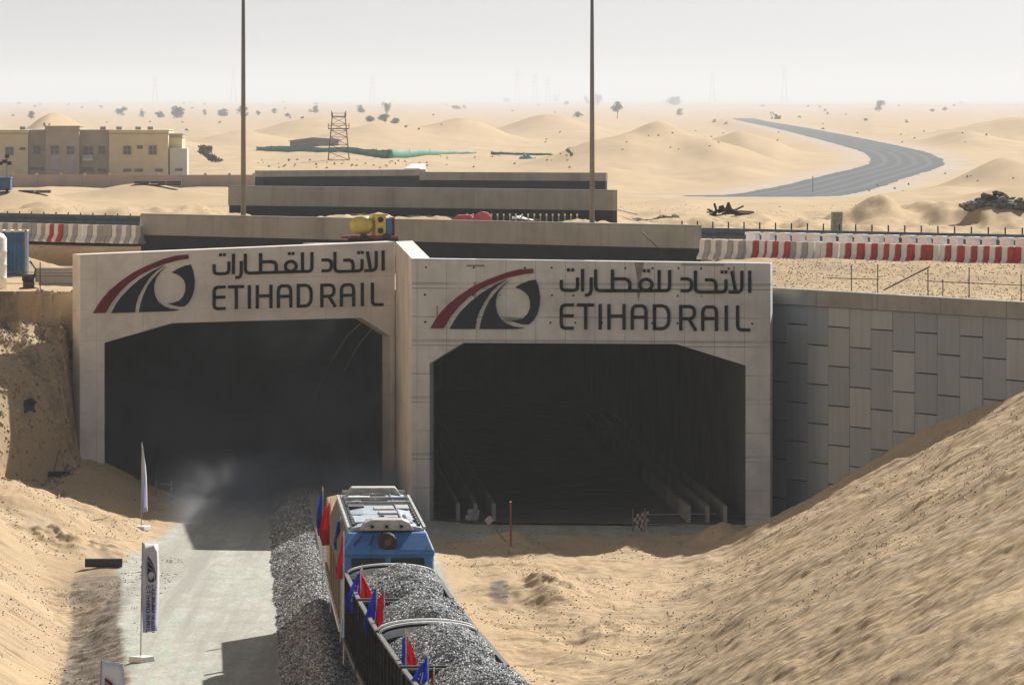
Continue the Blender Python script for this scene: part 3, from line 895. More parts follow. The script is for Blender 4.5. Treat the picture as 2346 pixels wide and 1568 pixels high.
# left sign: fit by the emblem's lower-left corner and the last letter's foot
a0 = FR.uv(*em2v(65, 1225)); b0 = FR.uv(*tx2v(2205, 771)); c0 = FR.uv(*em2v(1945, 130))
a1 = FL.uv(213, 717); b1 = FL.uv(878, 697); c1 = FL.uv(418, 583)
def mleft(u, v):
    s = (b1[0] - a1[0]) / (b0[0] - a0[0])
    uu = a1[0] + (u - a0[0]) * s
    t = (u - a0[0]) / (b0[0] - a0[0])
    base = a1[1] + (b1[1] - a1[1]) * t
    base0 = a0[1] + (b0[1] - a0[1]) * t
    kk = (c1[1] - (a1[1] + (b1[1] - a1[1]) * (c0[0] - a0[0]) / (b0[0] - a0[0]))) / (c0[1] - (a0[1] + (b0[1] - a0[1]) * (c0[0] - a0[0]) / (b0[0] - a0[0])))
    return (uu, base + (v - base0) * kk)
sign(FL, mleft, "railway sign of black letters and red and navy emblem on the smooth beige portal", 0.135)

def stain(pts, mat, name):
    k = MB(); k.prism([FR.uv(*p) for p in pts], (1, 0, 0), (0, 0, 1), (0, 0.0, 0), (0, -0.004, 0)); k.build(name, mat, portal_r)
CSTAIN = paint("dark_concrete_stain", (0.24, 0.235, 0.225), 0.9, 0.25, 3.0)
CPATCH = paint("light_concrete_patch", (0.56, 0.55, 0.54), 0.9, 0.12, 3.0)
stain([(1453, 601), (1476, 601), (1471, 622), (1469, 640), (1470, 662), (1462, 692), (1459, 668), (1460, 642), (1457, 622)], CSTAIN, "drip_stain")
stain([(1068, 606), (1110, 606), (1109, 611), (1069, 611)], CSTAIN, "stain")
stain([(1086, 645), (1090, 645), (1090, 690), (1087, 690)], CSTAIN, "stain")
stain([(1000, 700), (1003, 700), (1004, 742), (1000, 742)], CSTAIN, "stain")
stain([(1560, 604), (1660, 605), (1660, 609), (1560, 608)], CSTAIN, "stain")
stain([(1680, 610), (1683, 610), (1684, 650), (1680, 650)], CSTAIN, "stain")
stain([(1150, 726), (1196, 728), (1192, 738), (1160, 737)], CSTAIN, "stain")
# ------------------------------------------------------------------ panel retaining wall
def make_panel_wall():
    a = Vector((WA[0] - 0.05, WA[1], 0)); b = Vector((WB[0], WB[1], 0))
    d = (b - a).normalized(); L = 42.0
    rz = math.atan2(d.y, d.x)
    root = empty("retaining_wall", a, "long grey retaining wall of staggered concrete panels, right of the raw portal", "retaining wall", None, rz)
    # local: x along wall, y: + is left of direction; the cutting lies at -y side (towards the track)
    side = Vector((-d.y, d.x, 0))
    sgn = -1 if side.dot(Vector((-1, -0.5, 0))) < 0 else 1     # +1: cutting on +y
    pw, ph = 1.72, 1.66
    vs, fs, rnd = [], [], []
    ncol = int(L / pw)
    for i in range(-1, ncol):
        x0, x1 = i * pw + 0.012, (i + 1) * pw
        if i == -1: x0, x1 = -0.6, -0.0
        off = 0.0 if i % 2 == 0 else ph / 2
        z1 = 9.15
        edges = [z1]
        z = z1 - (ph if i % 2 == 0 else ph * 0.5) - random.uniform(-.02, .02)
        while z > -2: edges.append(z); z -= ph
        edges.append(z)
        for j in range(len(edges) - 1):
            t, bt = edges[j] - 0.055, edges[j + 1] + 0.0
            yy = sgn * (0.16 + random.uniform(-0.006, 0.006)); yb = -sgn * 0.1
            n = len(vs)
            g = 0.013
            vs += [(x0 + g, yy, bt), (x1 - g, yy, bt), (x1 - g, yy, t), (x0 + g, yy, t), (x0, yb, bt), (x1, yb, bt), (x1, yb, t), (x0, yb, t)]
            q = [(0, 1, 2, 3), (0, 4, 5, 1), (1, 5, 6, 2), (2, 6, 7, 3), (3, 7, 4, 0)]
            fs += [tuple(n + k for k in f) for f in q]
            rnd += [random.random()] * len(q)
    me = bpy.data.meshes.new("panel_face"); me.from_pydata(vs, [], fs)
    at_ = me.attributes.new("rnd", 'FLOAT', 'FACE'); at_.data.foreach_set("value", rnd)
    me.materials.append(PANEL)
    bm = bmesh.new(); bm.from_mesh(me); bmesh.ops.recalc_face_normals(bm, faces=bm.faces); bm.to_mesh(me); bm.free()
    o = bpy.data.objects.new("panel_face", me); COL.objects.link(o); o.parent = root
    m = MB(); m.box((L / 2 - 0.3, -sgn * 0.14, 4.0), (L, 0.06, 10.2)); m.build("backing", CONC_DARK, root)
    m = MB()
    for i in range(9):
        m.box((i * 4.9 + 2.1, sgn * 0.06, 9.47), (4.87, 0.62, 0.66))
    m.build("coping", CONC_PLAIN, root, bevel=0.03)
    return a, d
WALL_A, WALL_D = make_panel_wall()
def wall_pt(px, back=0.0):
    # point on the wall line seen at column px
    k = (px - CX) / F
    # a.x + s d.x = k (a.y + s d.y)
    s = (k * WALL_A.y - WALL_A.x) / (WALL_D.x - k * WALL_D.y)
    p = WALL_A + WALL_D * s
    return p
# rebar fence behind the coping
fr = empty("rebar_fence", wall_pt(2100), "thin rusty rebar fence standing on top of the panel retaining wall", "fence")
def fpt(px, z): 
    p = wall_pt(px); q = p + Vector((0.45, 0.25, 0)); return Vector((q.x, q.y, z)) - fr.location
for px, top in ((1927, 606), (1987, 605), (2102, 616), (2136, 640), (2196, 612), (2315, 628)):
    Y = wall_pt(px).y + 0.25
    m = MB(); m.tube([fpt(px, 9.4), fpt(px, at(px, top, Y).z)], 0.022, 6); m.build("post", REBAR, fr)
m = MB()
m.tube([fpt(1872, at(1872, 637, wall_pt(1872).y).z), fpt(1990, at(1990, 640, wall_pt(1990).y).z)], 0.018, 6)
m.build("rail", REBAR, fr)
m = MB()
m.tube([fpt(2098, at(2098, 644, wall_pt(2098).y).z), fpt(2346, at(2346, 655, wall_pt(2346).y).z), fpt(2420, at(2420, 659, wall_pt(2420).y).z)], 0.018, 6)
m.build("rail", REBAR, fr)
m = MB()
m.tube([fpt(2002, at(2002, 664, wall_pt(2002).y).z), fpt(2106, at(2106, 611, wall_pt(2106).y).z)], 0.03, 6)
m.build("brace", REBAR, fr)

# ------------------------------------------------------------------ road, parapets, barriers, guard rails
RD = Vector((0.7261, -0.6876, 0)).normalized()       # along the road, to the right and towards the camera
RN = Vector((0.6876, 0.7261, 0)).normalized()        # away from the camera
RO = Vector((0, 272.2, 0))
def road_pt(s, t, z=0.0):
    return RO + RD * s + RN * t + Vector((0, 0, z))
def road_s(px, t):
    k = (px - CX) / F
    o = RO + RN * t
    return (k * o.y - o.x) / (RD.x - k * RD.y)
ROADZ = 10.62
m = MB()
m.add([road_pt(-160, 0.8, ROADZ), road_pt(160, 0.8, ROADZ), road_pt(160, 13.5, ROADZ), road_pt(-160, 13.5, ROADZ)], [(0, 1, 2, 3)])
m.add([road_pt(-160, 13.5, ROADZ), road_pt(160, 13.5, ROADZ), road_pt(160, 16.5, 10.0), road_pt(-160, 16.5, 10.0)], [(0, 1, 2, 3)])
rd = m.build("road", ASPHALT); tag(rd, kind="structure")
m = MB()
for off, w in ((2.0, 0.12), (12.0, 0.12)):
    m.add([road_pt(-160, off, ROADZ + 0.005), road_pt(160, off, ROADZ + 0.005), road_pt(160, off + w, ROADZ + 0.005), road_pt(-160, off + w, ROADZ + 0.005)], [(0, 1, 2, 3)])
tag(m.build("road_line", RAWWHITE), kind="structure")

def parapet(name, p0, p1, z0, z1, zdark, label, cat="parapet wall", thick=0.45, mat=None):
    """safety-shaped concrete parapet with a bitumen-coated foot"""
    p0, p1 = Vector((p0[0], p0[1], 0)), Vector((p1[0], p1[1], 0))
    d = p1 - p0; L = d.length; rz = math.atan2(d.y, d.x)
    root = empty(name, p0, label, cat, None, rz)
    prof = [(-thick / 2, zdark), (thick / 2, zdark), (thick / 2, z1), (-thick / 2 + 0.10, z1), (-thick / 2 + 0.02, z1 - 0.10)]
    m = MB(); m.prism(prof, (0, 1, 0), (0, 0, 1), (0, 0, 0), (L, 0, 0)); m.build("wall_face", mat or CONC_PARAPET, root, bevel=0.02)
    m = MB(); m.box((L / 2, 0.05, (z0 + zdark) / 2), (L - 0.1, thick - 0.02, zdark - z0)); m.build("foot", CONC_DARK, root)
    return root
def road_xy(px, t):
    p = road_pt(road_s(px, t), t); return (p.x, p.y)
parapet("bridge_parapet", road_xy(327, 0), road_xy(1600, 0), 9.0, 12.02, 10.93,
        "nearest long grey bridge parapet directly behind the two portals, lamp posts rising behind it")
pc0 = at(527, 430, 372); pc1 = at(1410, 440, 355)
parapet("bridge_parapet", (pc0.x, pc0.y), (pc1.x, pc1.y), 8.8, 12.15, 10.86,
        "middle grey bridge parapet, full width block between the nearest parapet and the stepped ones")
pd0 = at(593, 391, 470); pd1 = at(966, 384, 478)
far_p = parapet("bridge_parapet", (pd0.x, pd0.y), (pd1.x, pd1.y), 9.0, 11.85, 11.33,
        "farthest grey parapet on the left, its top coloured white for sunlight, above the black foot", thick=1.4)
pdL = (pd1 - pd0).length
rzd = math.atan2((pd1 - pd0).y, (pd1 - pd0).x)
m = MB(); e0 = Vector((pdL - 0.7, 0.4, 11.62)); m.bar(e0, e0 + Vector((math.sin(rzd), math.cos(rzd), 0)) * 34, 1.3, 0.6); m.build("sunlit_slab_top", RAWWHITE, far_p)  # receding slab top, its sunlit brightness put in as white colour
pe0 = at(963, 391, 452); pe1 = at(1390, 398, 447)
parapet("bridge_parapet", (pe0.x, pe0.y), (pe1.x, pe1.y), 9.0, 11.98, 11.33,
        "weathered far parapet on the right, stepped in front of the farthest one")

def jersey_mesh(L, stripes, cols):
    """painted safety barrier: length L along x, foot centred; stripes alternate along its length"""
    mb = MB()
    prof = [(-0.30, 0.0), (-0.30, 0.10), (-0.12, 0.36), (-0.085, 0.93), (0.085, 0.93), (0.12, 0.36), (0.30, 0.10), (0.30, 0.0)]
    n = len(prof)
    xs = [L * i / stripes for i in range(stripes + 1)]
    for i in range(stripes):
        a, b = xs[i] + 0.018, xs[i + 1] - 0.018
        vs = [(a, y, z) for y, z in prof] + [(b, y, z) for y, z in prof]
        fs = [(j, (j + 1) % n, n + (j + 1) % n, n + j) for j in range(n)]
        fs.append(tuple(range(n))); fs.append(tuple(reversed(range(n, 2 * n))))
        mb.add(vs, fs, cols[i])
    mb.box((L / 2, 0, 0.42), (L - 0.05, 0.14, 0.8), 2)          # core that ties the segments together
    return mb
BAR_MATS = [WHITEP, REDP, GREYP]
rz_road = math.atan2(RD.y, RD.x)
PATS = [[0, 2, 0, 2], [0, 1, 0, 1], [0, 2, 0, 2], [0, 1, 0, 1], [1, 0, 1, 0], [0, 0, 1, 0], [0, 1, 1, 0], [2, 0, 2, 0], [2, 2, 0, 2]]
def barrier(pat, p, rz, label, group, L=1.42):
    o = jersey_mesh(L, len(pat), pat).build("road_barrier", BAR_MATS, None, bevel=0.02)
    o.location = p; o.rotation_euler = (0, 0, rz)
    tag(o, label, "barrier", group)
    return o
ORD = ["first", "second", "third", "fourth", "fifth", "sixth", "seventh", "eighth", "ninth", "tenth", "eleventh", "twelfth", "thirteenth", "fourteenth", "fifteenth", "sixteenth", "seventeenth", "eighteenth", "nineteenth", "twentieth"]
DESC = {(0, 2, 0, 2): "white and faded grey striped", (0, 1, 0, 1): "white and red striped", (1, 0, 1, 0): "red and white striped",
        (0, 0, 1, 0): "white barrier with one red stripe,", (0, 1, 1, 0): "barrier with a broad red middle,", (2, 0, 2, 0): "grey and white striped", (2, 2, 0, 2): "dusty grey"}
s = road_s(1604, -0.75)
seqR = [0, 0, 3, 1, 7, 5, 1, 3, 1, 6, 3, 1, 1, 4, 7, 2, 1, 0, 5]
for i in range(19):
    t = -0.75 - (0.0 if i < 3 else (0.25 if i < 12 else 0.35)) + random.uniform(-0.05, 0.05)
    p = road_pt(s, t)
    z = 10.46
    pat = PATS[seqR[i]]
    d = DESC[tuple(pat)]
    lab = f"{d} barrier, {ORD[i]} from the nearest bridge parapet on the right" if "barrier" not in d else f"{d} {ORD[i]} from the nearest bridge parapet on the right"
    barrier(pat, (p.x, p.y, z), rz_road + random.uniform(-0.05, 0.05), lab, "painted barriers along the road")
    s += 1.45
s0 = road_s(325, -0.6)
seqL = [0, 8, 0, 7, 1, 8, 0, 8, 2]
for i in range(9):
    s0 -= 1.45
    p = road_pt(s0, -0.6 + random.uniform(-0.06, 0.06))
    pat = PATS[seqL[i]]
    barrier(pat, (p.x, p.y, 10.48), rz_road + random.uniform(-0.06, 0.06),
            f"{DESC[tuple(pat)]} barrier, {ORD[i]} from the nearest bridge parapet on the left", "painted barriers along the road")
def small_block():
    mb = MB()
    mb.box((0, 0, 0.45), (0.58, 0.42, 0.9), 0, taper=(0.94, 0.8))
    mb.box((0, 0, 0.96), (0.60, 0.46, 0.12), 0)
    return mb.build("plastic_block", [WHITEP], None, bevel=0.03)
proto = None
s = road_s(1730, 0.55)
NB = 23
for i in range(NB):
    o = small_block() if proto is None else proto.copy()
    if proto is None: proto = o
    else: COL.objects.link(o)
    p = road_pt(s, 0.35 + random.uniform(-0.05, 0.05))
    o.location = (p.x, p.y, 10.62); o.scale = (1, 1, 1.1)
    o.rotation_euler = (0, 0, rz_road + random.uniform(-0.12, 0.12))
    tag(o, "white plastic block with a wider cap, in the row just behind the striped barriers", "barrier", "white blocks behind the striped barriers")
    s += 0.93

def guardrail(name, s0, s1, t, zbase, label, step=2.0, post_h=0.95, beam_z=0.62):
    root = empty(name, road_pt(s0, t, zbase), label, "guard rail", None, rz_road)
    L = s1 - s0
    prof = [(-0.02, -0.27), (-0.08, -0.20), (-0.08, -0.10), (-0.02, -0.02), (-0.08, 0.08), (-0.08, 0.18), (-0.02, 0.26), (0.06, 0.26), (0.06, 0.24), (-0.045, 0.17), (-0.045, 0.09), (0.01, -0.02), (-0.045, -0.11), (-0.045, -0.19), (0.0, -0.27)]
    m = MB(); m.prism(prof, (0, 1, 0), (0, 0, 1), (0, -0.06, beam_z), (L, 0, 0)); m.build("beam", RAILSHADE, root)
    n = min(98, int(L / step))
    pm = None
    for i in range(n + 1):
        m = MB()
        if pm is None:
            m.box((0, 0, post_h / 2 - 0.2), (0.05, 0.05, post_h + 0.4))
            o = m.build("post", BLACKM, root); pm = o
        else:
            o = pm.copy(); COL.objects.link(o); o.parent = root
        o.location = (i * L / n, 0.08, 0)
    return root
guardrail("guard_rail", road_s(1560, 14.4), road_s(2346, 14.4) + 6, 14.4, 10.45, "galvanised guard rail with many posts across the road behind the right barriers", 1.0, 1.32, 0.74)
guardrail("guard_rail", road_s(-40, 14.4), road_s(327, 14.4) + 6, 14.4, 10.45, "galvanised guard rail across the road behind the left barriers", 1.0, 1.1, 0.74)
# studs on the median behind the nearest parapet
m = None
for i, px in enumerate(range(1070, 1330, 14)):
    if i == 0:
        mm = MB(); mm.box((0, 0, 0.35), (0.09, 0.07, 0.7)); o = mm.build("marker_post", GALV); m = o
        mm = MB(); mm.box((0, -0.045, 0.62), (0.11, 0.02, 0.12)); r_ = mm.build("reflector", WHITEP, o)
    else:
        o = copy_tree(m)
    p = at(px, 500, 352)
    o.location = (p.x, 352 - 0.03 * i, 10.05)
    tag(o, "short steel marker post with a white reflector, in the row behind the nearest parapet", "marker post", "marker posts behind the nearest parapet")

# lamp posts
def lamp_post(px, label, Y=341.0):
    p = at(px, 220, Y); z0 = gz(p.x, Y)
    root = empty("lamp_post", (p.x, Y, z0), label, "lamp post", "lamp posts on the road median")
    hgt = 17.5
    m = MB(); m.tube([(0, 0, 0), (0, 0, hgt * 0.5), (0, 0, hgt)], [0.16, 0.125, 0.085], 12); m.build("pole", POLEM, root, smooth=True)
    m = MB(); m.box((0, 0, 0.05), (0.5, 0.5, 0.1)); m.build("base_plate", GALV, root)
    for sg in (-1, 1):
        m = MB(); m.tube([(0, 0, hgt), (sg * 0.5, 0, hgt + 0.45), (sg * 1.8, 0, hgt + 0.55)], 0.045, 8); ar = m.build("arm", POLEM, root)
        m = MB(); m.box((sg * 2.1, 0, hgt + 0.55), (0.75, 0.28, 0.12)); m.build("lamp_head", GALV, ar, bevel=0.03)
lamp_post(557.5, "tall thin lamp post rising behind the left part of the nearest parapet, nearer the villa")
lamp_post(1356.5, "tall thin lamp post behind the right part of the nearest parapet, above the raw portal")

# diagonal rod leaning on the parapet
m = MB()
p = road_pt(road_s(1500, -0.7), -0.6)
m.tube([(p.x - 0.75, p.y - 0.5, 11.75), (p.x + 0.3, p.y - 0.75, 10.72)], 0.02, 6)
m.box((p.x + 0.32, p.y - 0.75, 10.7), (0.25, 0.3, 0.3))
tag(m.build("steel_rod", BLACKM), "thin dark rod leaning on the nearest parapet above the raw portal", "rod")

# ------------------------------------------------------------------ ballast and track
OCTA_V = np.array([(1, 0, 0), (-1, 0, 0), (0, 1, 0), (0, -1, 0), (0, 0, 1), (0, 0, -1)], float)
OCTA_F = np.array([(0, 2, 4), (2, 1, 4), (1, 3, 4), (3, 0, 4), (2, 0, 5), (1, 2, 5), (3, 1, 5), (0, 3, 5)])
def add_stones(me, pts, r0, r1):
    """adds angular stones to an existing mesh, one shade per stone"""
    n = len(pts)
    r = r0 + (r1 - r0) * RNG.rand(n) ** 1.6
    V = OCTA_V[None] * (r[:, None, None] * (0.65 + 0.7 * RNG.rand(n, 6, 1)))
    V[:, :, :2] += (RNG.rand(n, 6, 2) - 0.5) * r[:, None, None] * 0.7
    q = RNG.randn(n, 4); q /= np.linalg.norm(q, axis=1)[:, None]
    w, x, y, z = q.T
    Rm = np.stack([1 - 2 * (y * y + z * z), 2 * (x * y - z * w), 2 * (x * z + y * w), 2 * (x * y + z * w), 1 - 2 * (x * x + z * z), 2 * (y * z - x * w),
                   2 * (x * z - y * w), 2 * (y * z + x * w), 1 - 2 * (x * x + y * y)], -1).reshape(n, 3, 3)
    V = np.einsum('nij,nkj->nki', Rm, V) + pts[:, None, :]
    v0 = len(me.vertices); l0 = len(me.loops); p0 = len(me.polygons)
    me.vertices.add(n * 6)
    co = np.empty((v0 + n * 6) * 3, np.float32)
    me.vertices.foreach_get("co", co)
    co[v0 * 3:] = V.reshape(-1)
    me.vertices.foreach_set("co", co)
    Fi = (OCTA_F[None] + (v0 + 6 * np.arange(n))[:, None, None]).reshape(-1)
    vi = np.empty(l0 + len(Fi), np.int32)
    me.loops.add(len(Fi)); me.loops.foreach_get("vertex_index", vi); vi[l0:] = Fi; me.loops.foreach_set("vertex_index", vi)
    ls = np.empty(p0 + n * 8, np.int32)
    me.polygons.add(n * 8); me.polygons.foreach_get("loop_start", ls); ls[p0:] = l0 + 3 * np.arange(n * 8); me.polygons.foreach_set("loop_start", ls)
    me.update(calc_edges=True)
    a = me.attributes.new("rnd", 'FLOAT', 'FACE')
    val = np.full(len(me.polygons), 0.25, np.float32); val[p0:] = np.repeat(RNG.rand(n), 8)
    a.data.foreach_set("value", val)
    me.validate()
def make_ballast():
    ys = np.arange(70.0, 300.0, 0.25)
    us = np.linspace(-3.4, 3.4, 46)
    Yg, Ug = np.meshgrid(ys, us, indexing='ij')
    Xg = track_x(Yg) + Ug
    a = np.abs(Ug + 0.12 * fbm(Yg * 0.5, Ug * 0.2, 61))
    prof = np.interp(a, [0, 1.75, 2.95, 3.4], [0.66, 0.62, 0.02, -0.35])
    bulge = 0.30 * sstep(0.9, 1.6, -Ug) * (1 - sstep(1.9, 2.9, -Ug)) * (1 - sstep(206, 224, Yg))
    Z = prof + bulge + 0.06 * fbm(Xg * 3, Yg * 3, 63, 3) + 0.05 * RNG.rand(*Xg.shape)
    nr, nc = Xg.shape
    idx = np.arange(nr * nc).reshape(nr, nc)
    q = np.stack([idx[:-1, :-1], idx[:-1, 1:], idx[1:, 1:], idx[1:, :-1]], -1).reshape(-1, 4)
    me = bpy.data.meshes.new("ballast")
    me.from_pydata(np.stack([Xg.ravel(), Yg.ravel(), Z.ravel()], -1).tolist(), [], q.tolist())
    me.materials.append(BALLAST)
    n = 30000
    fu = RNG.rand(n) * 24; fy = (RNG.rand(n) * (228 - 160) + 160 - ys[0]) / 0.25
    n2 = 9000
    fu = np.concatenate([fu, RNG.rand(n2) * 44.9]); fy = np.concatenate([fy, (RNG.rand(n2) * 56 + 194 - ys[0]) / 0.25])
    iu = fu.astype(int); iy = fy.astype(int); a_ = fu - iu; b_ = fy - iy
    def bl(A): return (A[iy, iu] * (1 - a_) + A[iy, iu + 1] * a_) * (1 - b_) + (A[iy + 1, iu] * (1 - a_) + A[iy + 1, iu + 1] * a_) * b_
    add_stones(me, np.stack([bl(Xg), bl(Yg), bl(Z) + 0.01], -1), 0.03, 0.065)
    o = bpy.data.objects.new("ballast", me); COL.objects.link(o)
    tag(o, "grey crushed stone ballast banked along the left side of the train", "ballast", None, "stuff")
make_ballast()
def scatter_stones():
    pts, n = [], 0
    def spread(n, ulo, uhi, ylo, yhi, ok):
        Y = ylo + (yhi - ylo) * RNG.rand(n) ** 0.8
        X = (ulo + (uhi - ulo) * RNG.rand(n)) * Y
        m = ok(X, Y)
        return X[m], Y[m]
    sets = []
    X, Y = spread(15000, -0.012, 0.1, 160, 240, lambda X, Y: (X > track_x(Y) + 2.9) & (Y < front_line(X) - 0.5) & (fbm(X * 0.35, Y * 0.25, 91) > 0.02))
    sets.append((X, Y, 0.022, 0.085))
    X, Y = spread(9000, -0.1, -0.055, 160, 250, lambda X, Y: (X < np.where(Y < 222, -12.6, -15.0)) & (fbm(X * 0.5, Y * 0.3, 93) > 0.0))
    sets.append((X, Y, 0.022, 0.08))
    X, Y = spread(9000, 0.045, 0.1, 226, 262, lambda X, Y: (Y > front_line(X) + 0.9) & (road_t(X, Y) < -1.5))
    sets.append((X, Y, 0.02, 0.07))
    X, Y = spread(7000, -0.1, 0.1, 285, 430, lambda X, Y: (road_t(X, Y) > 18) & (fbm(X * 0.3, Y * 0.08, 95) > 0.1))
    sets.append((X, Y, 0.04, 0.16))
    X, Y = spread(3200, -0.1, -0.0745, 236, 253, lambda X, Y: (X < -18.8) & (fbm(X * 0.6, Y * 0.4, 94) > -0.1))
    sets.append((X, Y, 0.02, 0.06))
    P, r = [], []
    me = bpy.data.meshes.new("scattered_stones")
    allp = []
    for X, Y, a, b in sets:
        Z = height(X, Y)[0]
        allp.append((np.stack([X, Y, Z + a * 0.3], -1), a, b))
    P = np.concatenate([q[0] for q in allp])
    big = allp[-1]
    me.vertices.add(0)
    add_stones(me, np.concatenate([q[0] for q in allp[:-1]]), 0.010, 0.045)
    me.materials.append(FIELD)
    o = bpy.data.objects.new("scattered_stones", me); COL.objects.link(o)
    tag(o, "small stones and clods strewn over the cut sand banks", "stones", None, "stuff")
    me2 = bpy.data.meshes.new("rubble_stones")
    add_stones(me2, big[0], 0.03, 0.12)
    me2.materials.append(FIELD)
    o = bpy.data.objects.new("rubble_stones", me2); COL.objects.link(o)
    tag(o, "larger stones strewn on the sand beyond the road", "stones", None, "stuff")
def make_field():
    k = N("field_stone")
    c = k.ramp(k.attr("rnd"), [(0.0, (0.24, 0.19, 0.14)), (0.3, (0.36, 0.285, 0.20)), (0.75, (0.48, 0.37, 0.25)), (1.0, (0.62, 0.54, 0.44))])
    return k.fin(c, 0.95, None, 0, 0.1)
FIELD = make_field()
scatter_stones()
RAILZ = 1.0
tr = empty("railway_track", (0, 0, 0), "ballasted railway track running under the train into the beige portal", "railway track")
for sg in (-1, 1):
    m = MB()
    ys = np.arange(72, 300, 2.0)
    pts = [(float(track_x(y)) + sg * 0.75, y, 0.92) for y in ys]
    for a, b in zip(pts[:-1], pts[1:]): m.bar(a, b, 0.07, 0.16)
    m.build("rail", RUST, tr)
sl = None
for i in range(96):
    y = 186.5 + i * 0.62
    if sl is None:
        m = MB(); m.box((0, 0, 0), (2.6, 0.26, 0.2), taper=(0.98, 0.8)); sl = m.build("sleeper", CONC_PLAIN, tr); o = sl
    else:
        o = sl.copy(); COL.objects.link(o); o.parent = tr
    o.location = (float(track_x(y)), y, 0.76)
    o.rotation_euler = (0, 0, 0.05)

# ------------------------------------------------------------------ train
def track_frame(Y):
    x = float(track_x(Y)); d = float(track_x(Y - 1) - track_x(Y + 1)) / 2.0   # dx per -dy
    ang = math.atan2(-d, 1.0)      # rotation about z so that local +y follows the track away from the camera
    return x, -ang * -1
def bogie(root, y, z=0):
    b = MB()
    for sx in (-1, 1):
        b.box((sx * 1.0, y, 0.62), (0.16, 2.6, 0.35))
    b.box((0, y, 0.68), (1.9, 0.5, 0.3))
    bo = b.build("bogie", BLACKM, root)
    for dy in (-0.9, 0.9):
        w = MB()
        for sx in (-1, 1):
            w.tube([(sx * 0.74 - 0.07, y + dy, 0.46), (sx * 0.74 + 0.07, y + dy, 0.46)], 0.46, 20)
        w.tube([(-0.74, y + dy, 0.46), (0.74, y + dy, 0.46)], 0.09, 8)
        w.build("wheelset", RUST, bo)
def locomotive():
    yr, yf = 168.3, 183.9
    Lc = yf - yr
    yc = (yr + yf) / 2
    xa, xb = float(track_x(yr)), float(track_x(yf))
    ang = math.atan2(-(xb - xa), Lc)
    root = empty("locomotive", ((xa + xb) / 2, yc, RAILZ), "blue diesel locomotive with white cluttered roof and tan sides, about to enter the tunnel", "locomotive", None, ang)
    h = Lc / 2
    W = 1.37
    # body shell: tan lower sides, grey upper stripe
    b = MB()
    b.box((0, 0.35, 1.95), (2 * W, Lc - 1.7, 1.5))
    b.build("body", LOCOTAN, root, bevel=0.03)
    b = MB()
    b.prism([(-W - 0.015, 2.7), (W + 0.015, 2.7), (W + 0.015, 3.45), (1.17, 4.02), (-1.17, 4.02), (-W - 0.015, 3.45)], (1, 0, 0), (0, 0, 1), (0, -h + 1.1, 0), (0, Lc - 1.6, 0))
    b.build("upper_body", LOCOGREY, root, bevel=0.02)
    # door seams and posts on the left and right sides
    for sx in (-1, 1):
        for k, y in enumerate(np.linspace(-h + 1.8, h - 1.0, 9)):
            m = MB(); m.box((sx * (W + 0.012), y, 2.0), (0.03, 0.07 if k % 2 else 0.22, 1.46)); m.build("door_seam", BLACKM if k % 2 else LOCOGREY, root)
        m = MB(); m.box((sx * (W + 0.02), 0.3, 1.16), (0.1, Lc - 1.2, 0.14)); m.build("sill_step", RAWWHITE, root)
    # rear cab in blue: a flaring brow above two dark windows
    ex = MB()
    yb = -h
    sec = [  # (y, half width, z) rows of the rear end from roof to buffer beam
        (yb + 1.0, 1.10, 4.07), (yb + 0.75, 1.18, 4.02), (yb + 0.05, 1.36, 3.58), (yb - 0.02, 1.38, 3.50), (yb + 0.02, 1.38, 3.42), (yb + 0.14, 1.36, 3.38), (yb + 0.14, 1.36, 0.9)]
    vs = []
    for y, w, z in sec: vs += [(-w, y, z), (w, y, z), (w, yb + 1.25, z), (-w, yb + 1.25, z)]
    fs = []
    for i in range(len(sec) - 1):
        a, c = 4 * i, 4 * (i + 1)
        for j in range(4):
            fs.append((a + j, a + (j + 1) % 4, c + (j + 1) % 4, c + j))
    fs += [(0, 1, 2, 3), tuple(4 * (len(sec) - 1) + j for j in (3, 2, 1, 0))]
    ex.add(vs, fs)
    cab = ex.build("rear_end", LOCOBLUE, root, bevel=0.05)
    for sx in (-1, 1):
        m = MB(); m.box((sx * 0.58, yb + 0.12, 3.04), (1.0, 0.05, 0.58)); m.build("window", GLASS, cab, bevel=0.02)
    m = MB(); m.box((0, yb + 0.10, 2.70), (2.3, 0.06, 0.05)); m.build("window_sill", LOCOBLUE, cab)
    # round lamp housing
    m = MB(); m.tube([(0, yb + 0.8, 3.80), (0, yb + 0.12, 3.80), (0, yb + 0.06, 3.80)], [0.29, 0.28, 0.24], 24); hl = m.build("headlight", BLACKM, cab, smooth=False)
    m = MB(); m.tube([(0, yb + 0.07, 3.80), (0, yb + 0.04, 3.80)], 0.10, 16); m.build("lamp_lens", RUST, hl)
    for sx in (-1, 1):
        m = MB(); m.tube([(sx * 1.30, yb + 0.02, 3.30), (sx * 1.33, yb - 0.06, 3.2), (sx * 1.33, yb - 0.06, 1.6), (sx * 1.30, yb + 0.02, 1.5)], 0.02, 6); m.build("handrail", RAWWHITE, cab)
        m = MB(); m.tube([(sx * 0.55, yb + 0.05, 3.36), (sx * 0.38, yb + 0.04, 2.95)], 0.012, 5); m.build("wiper", BLACKM, cab)
    m = MB(); m.box((0, yb + 0.02, 3.46), (2.7, 0.03, 0.03)); m.build("rain_gutter", BLACKM, cab)
    # creases and handrails on the brow
    for x0, x1 in ((-0.75, -1.0), (-0.42, -0.52)):
        m = MB(); m.tube([(x0, yb + 0.60, 3.97), (x1, yb + 0.22, 3.72)], 0.018, 6); m.build("handrail", BLACKM, cab)
    # roof
    rf = MB()
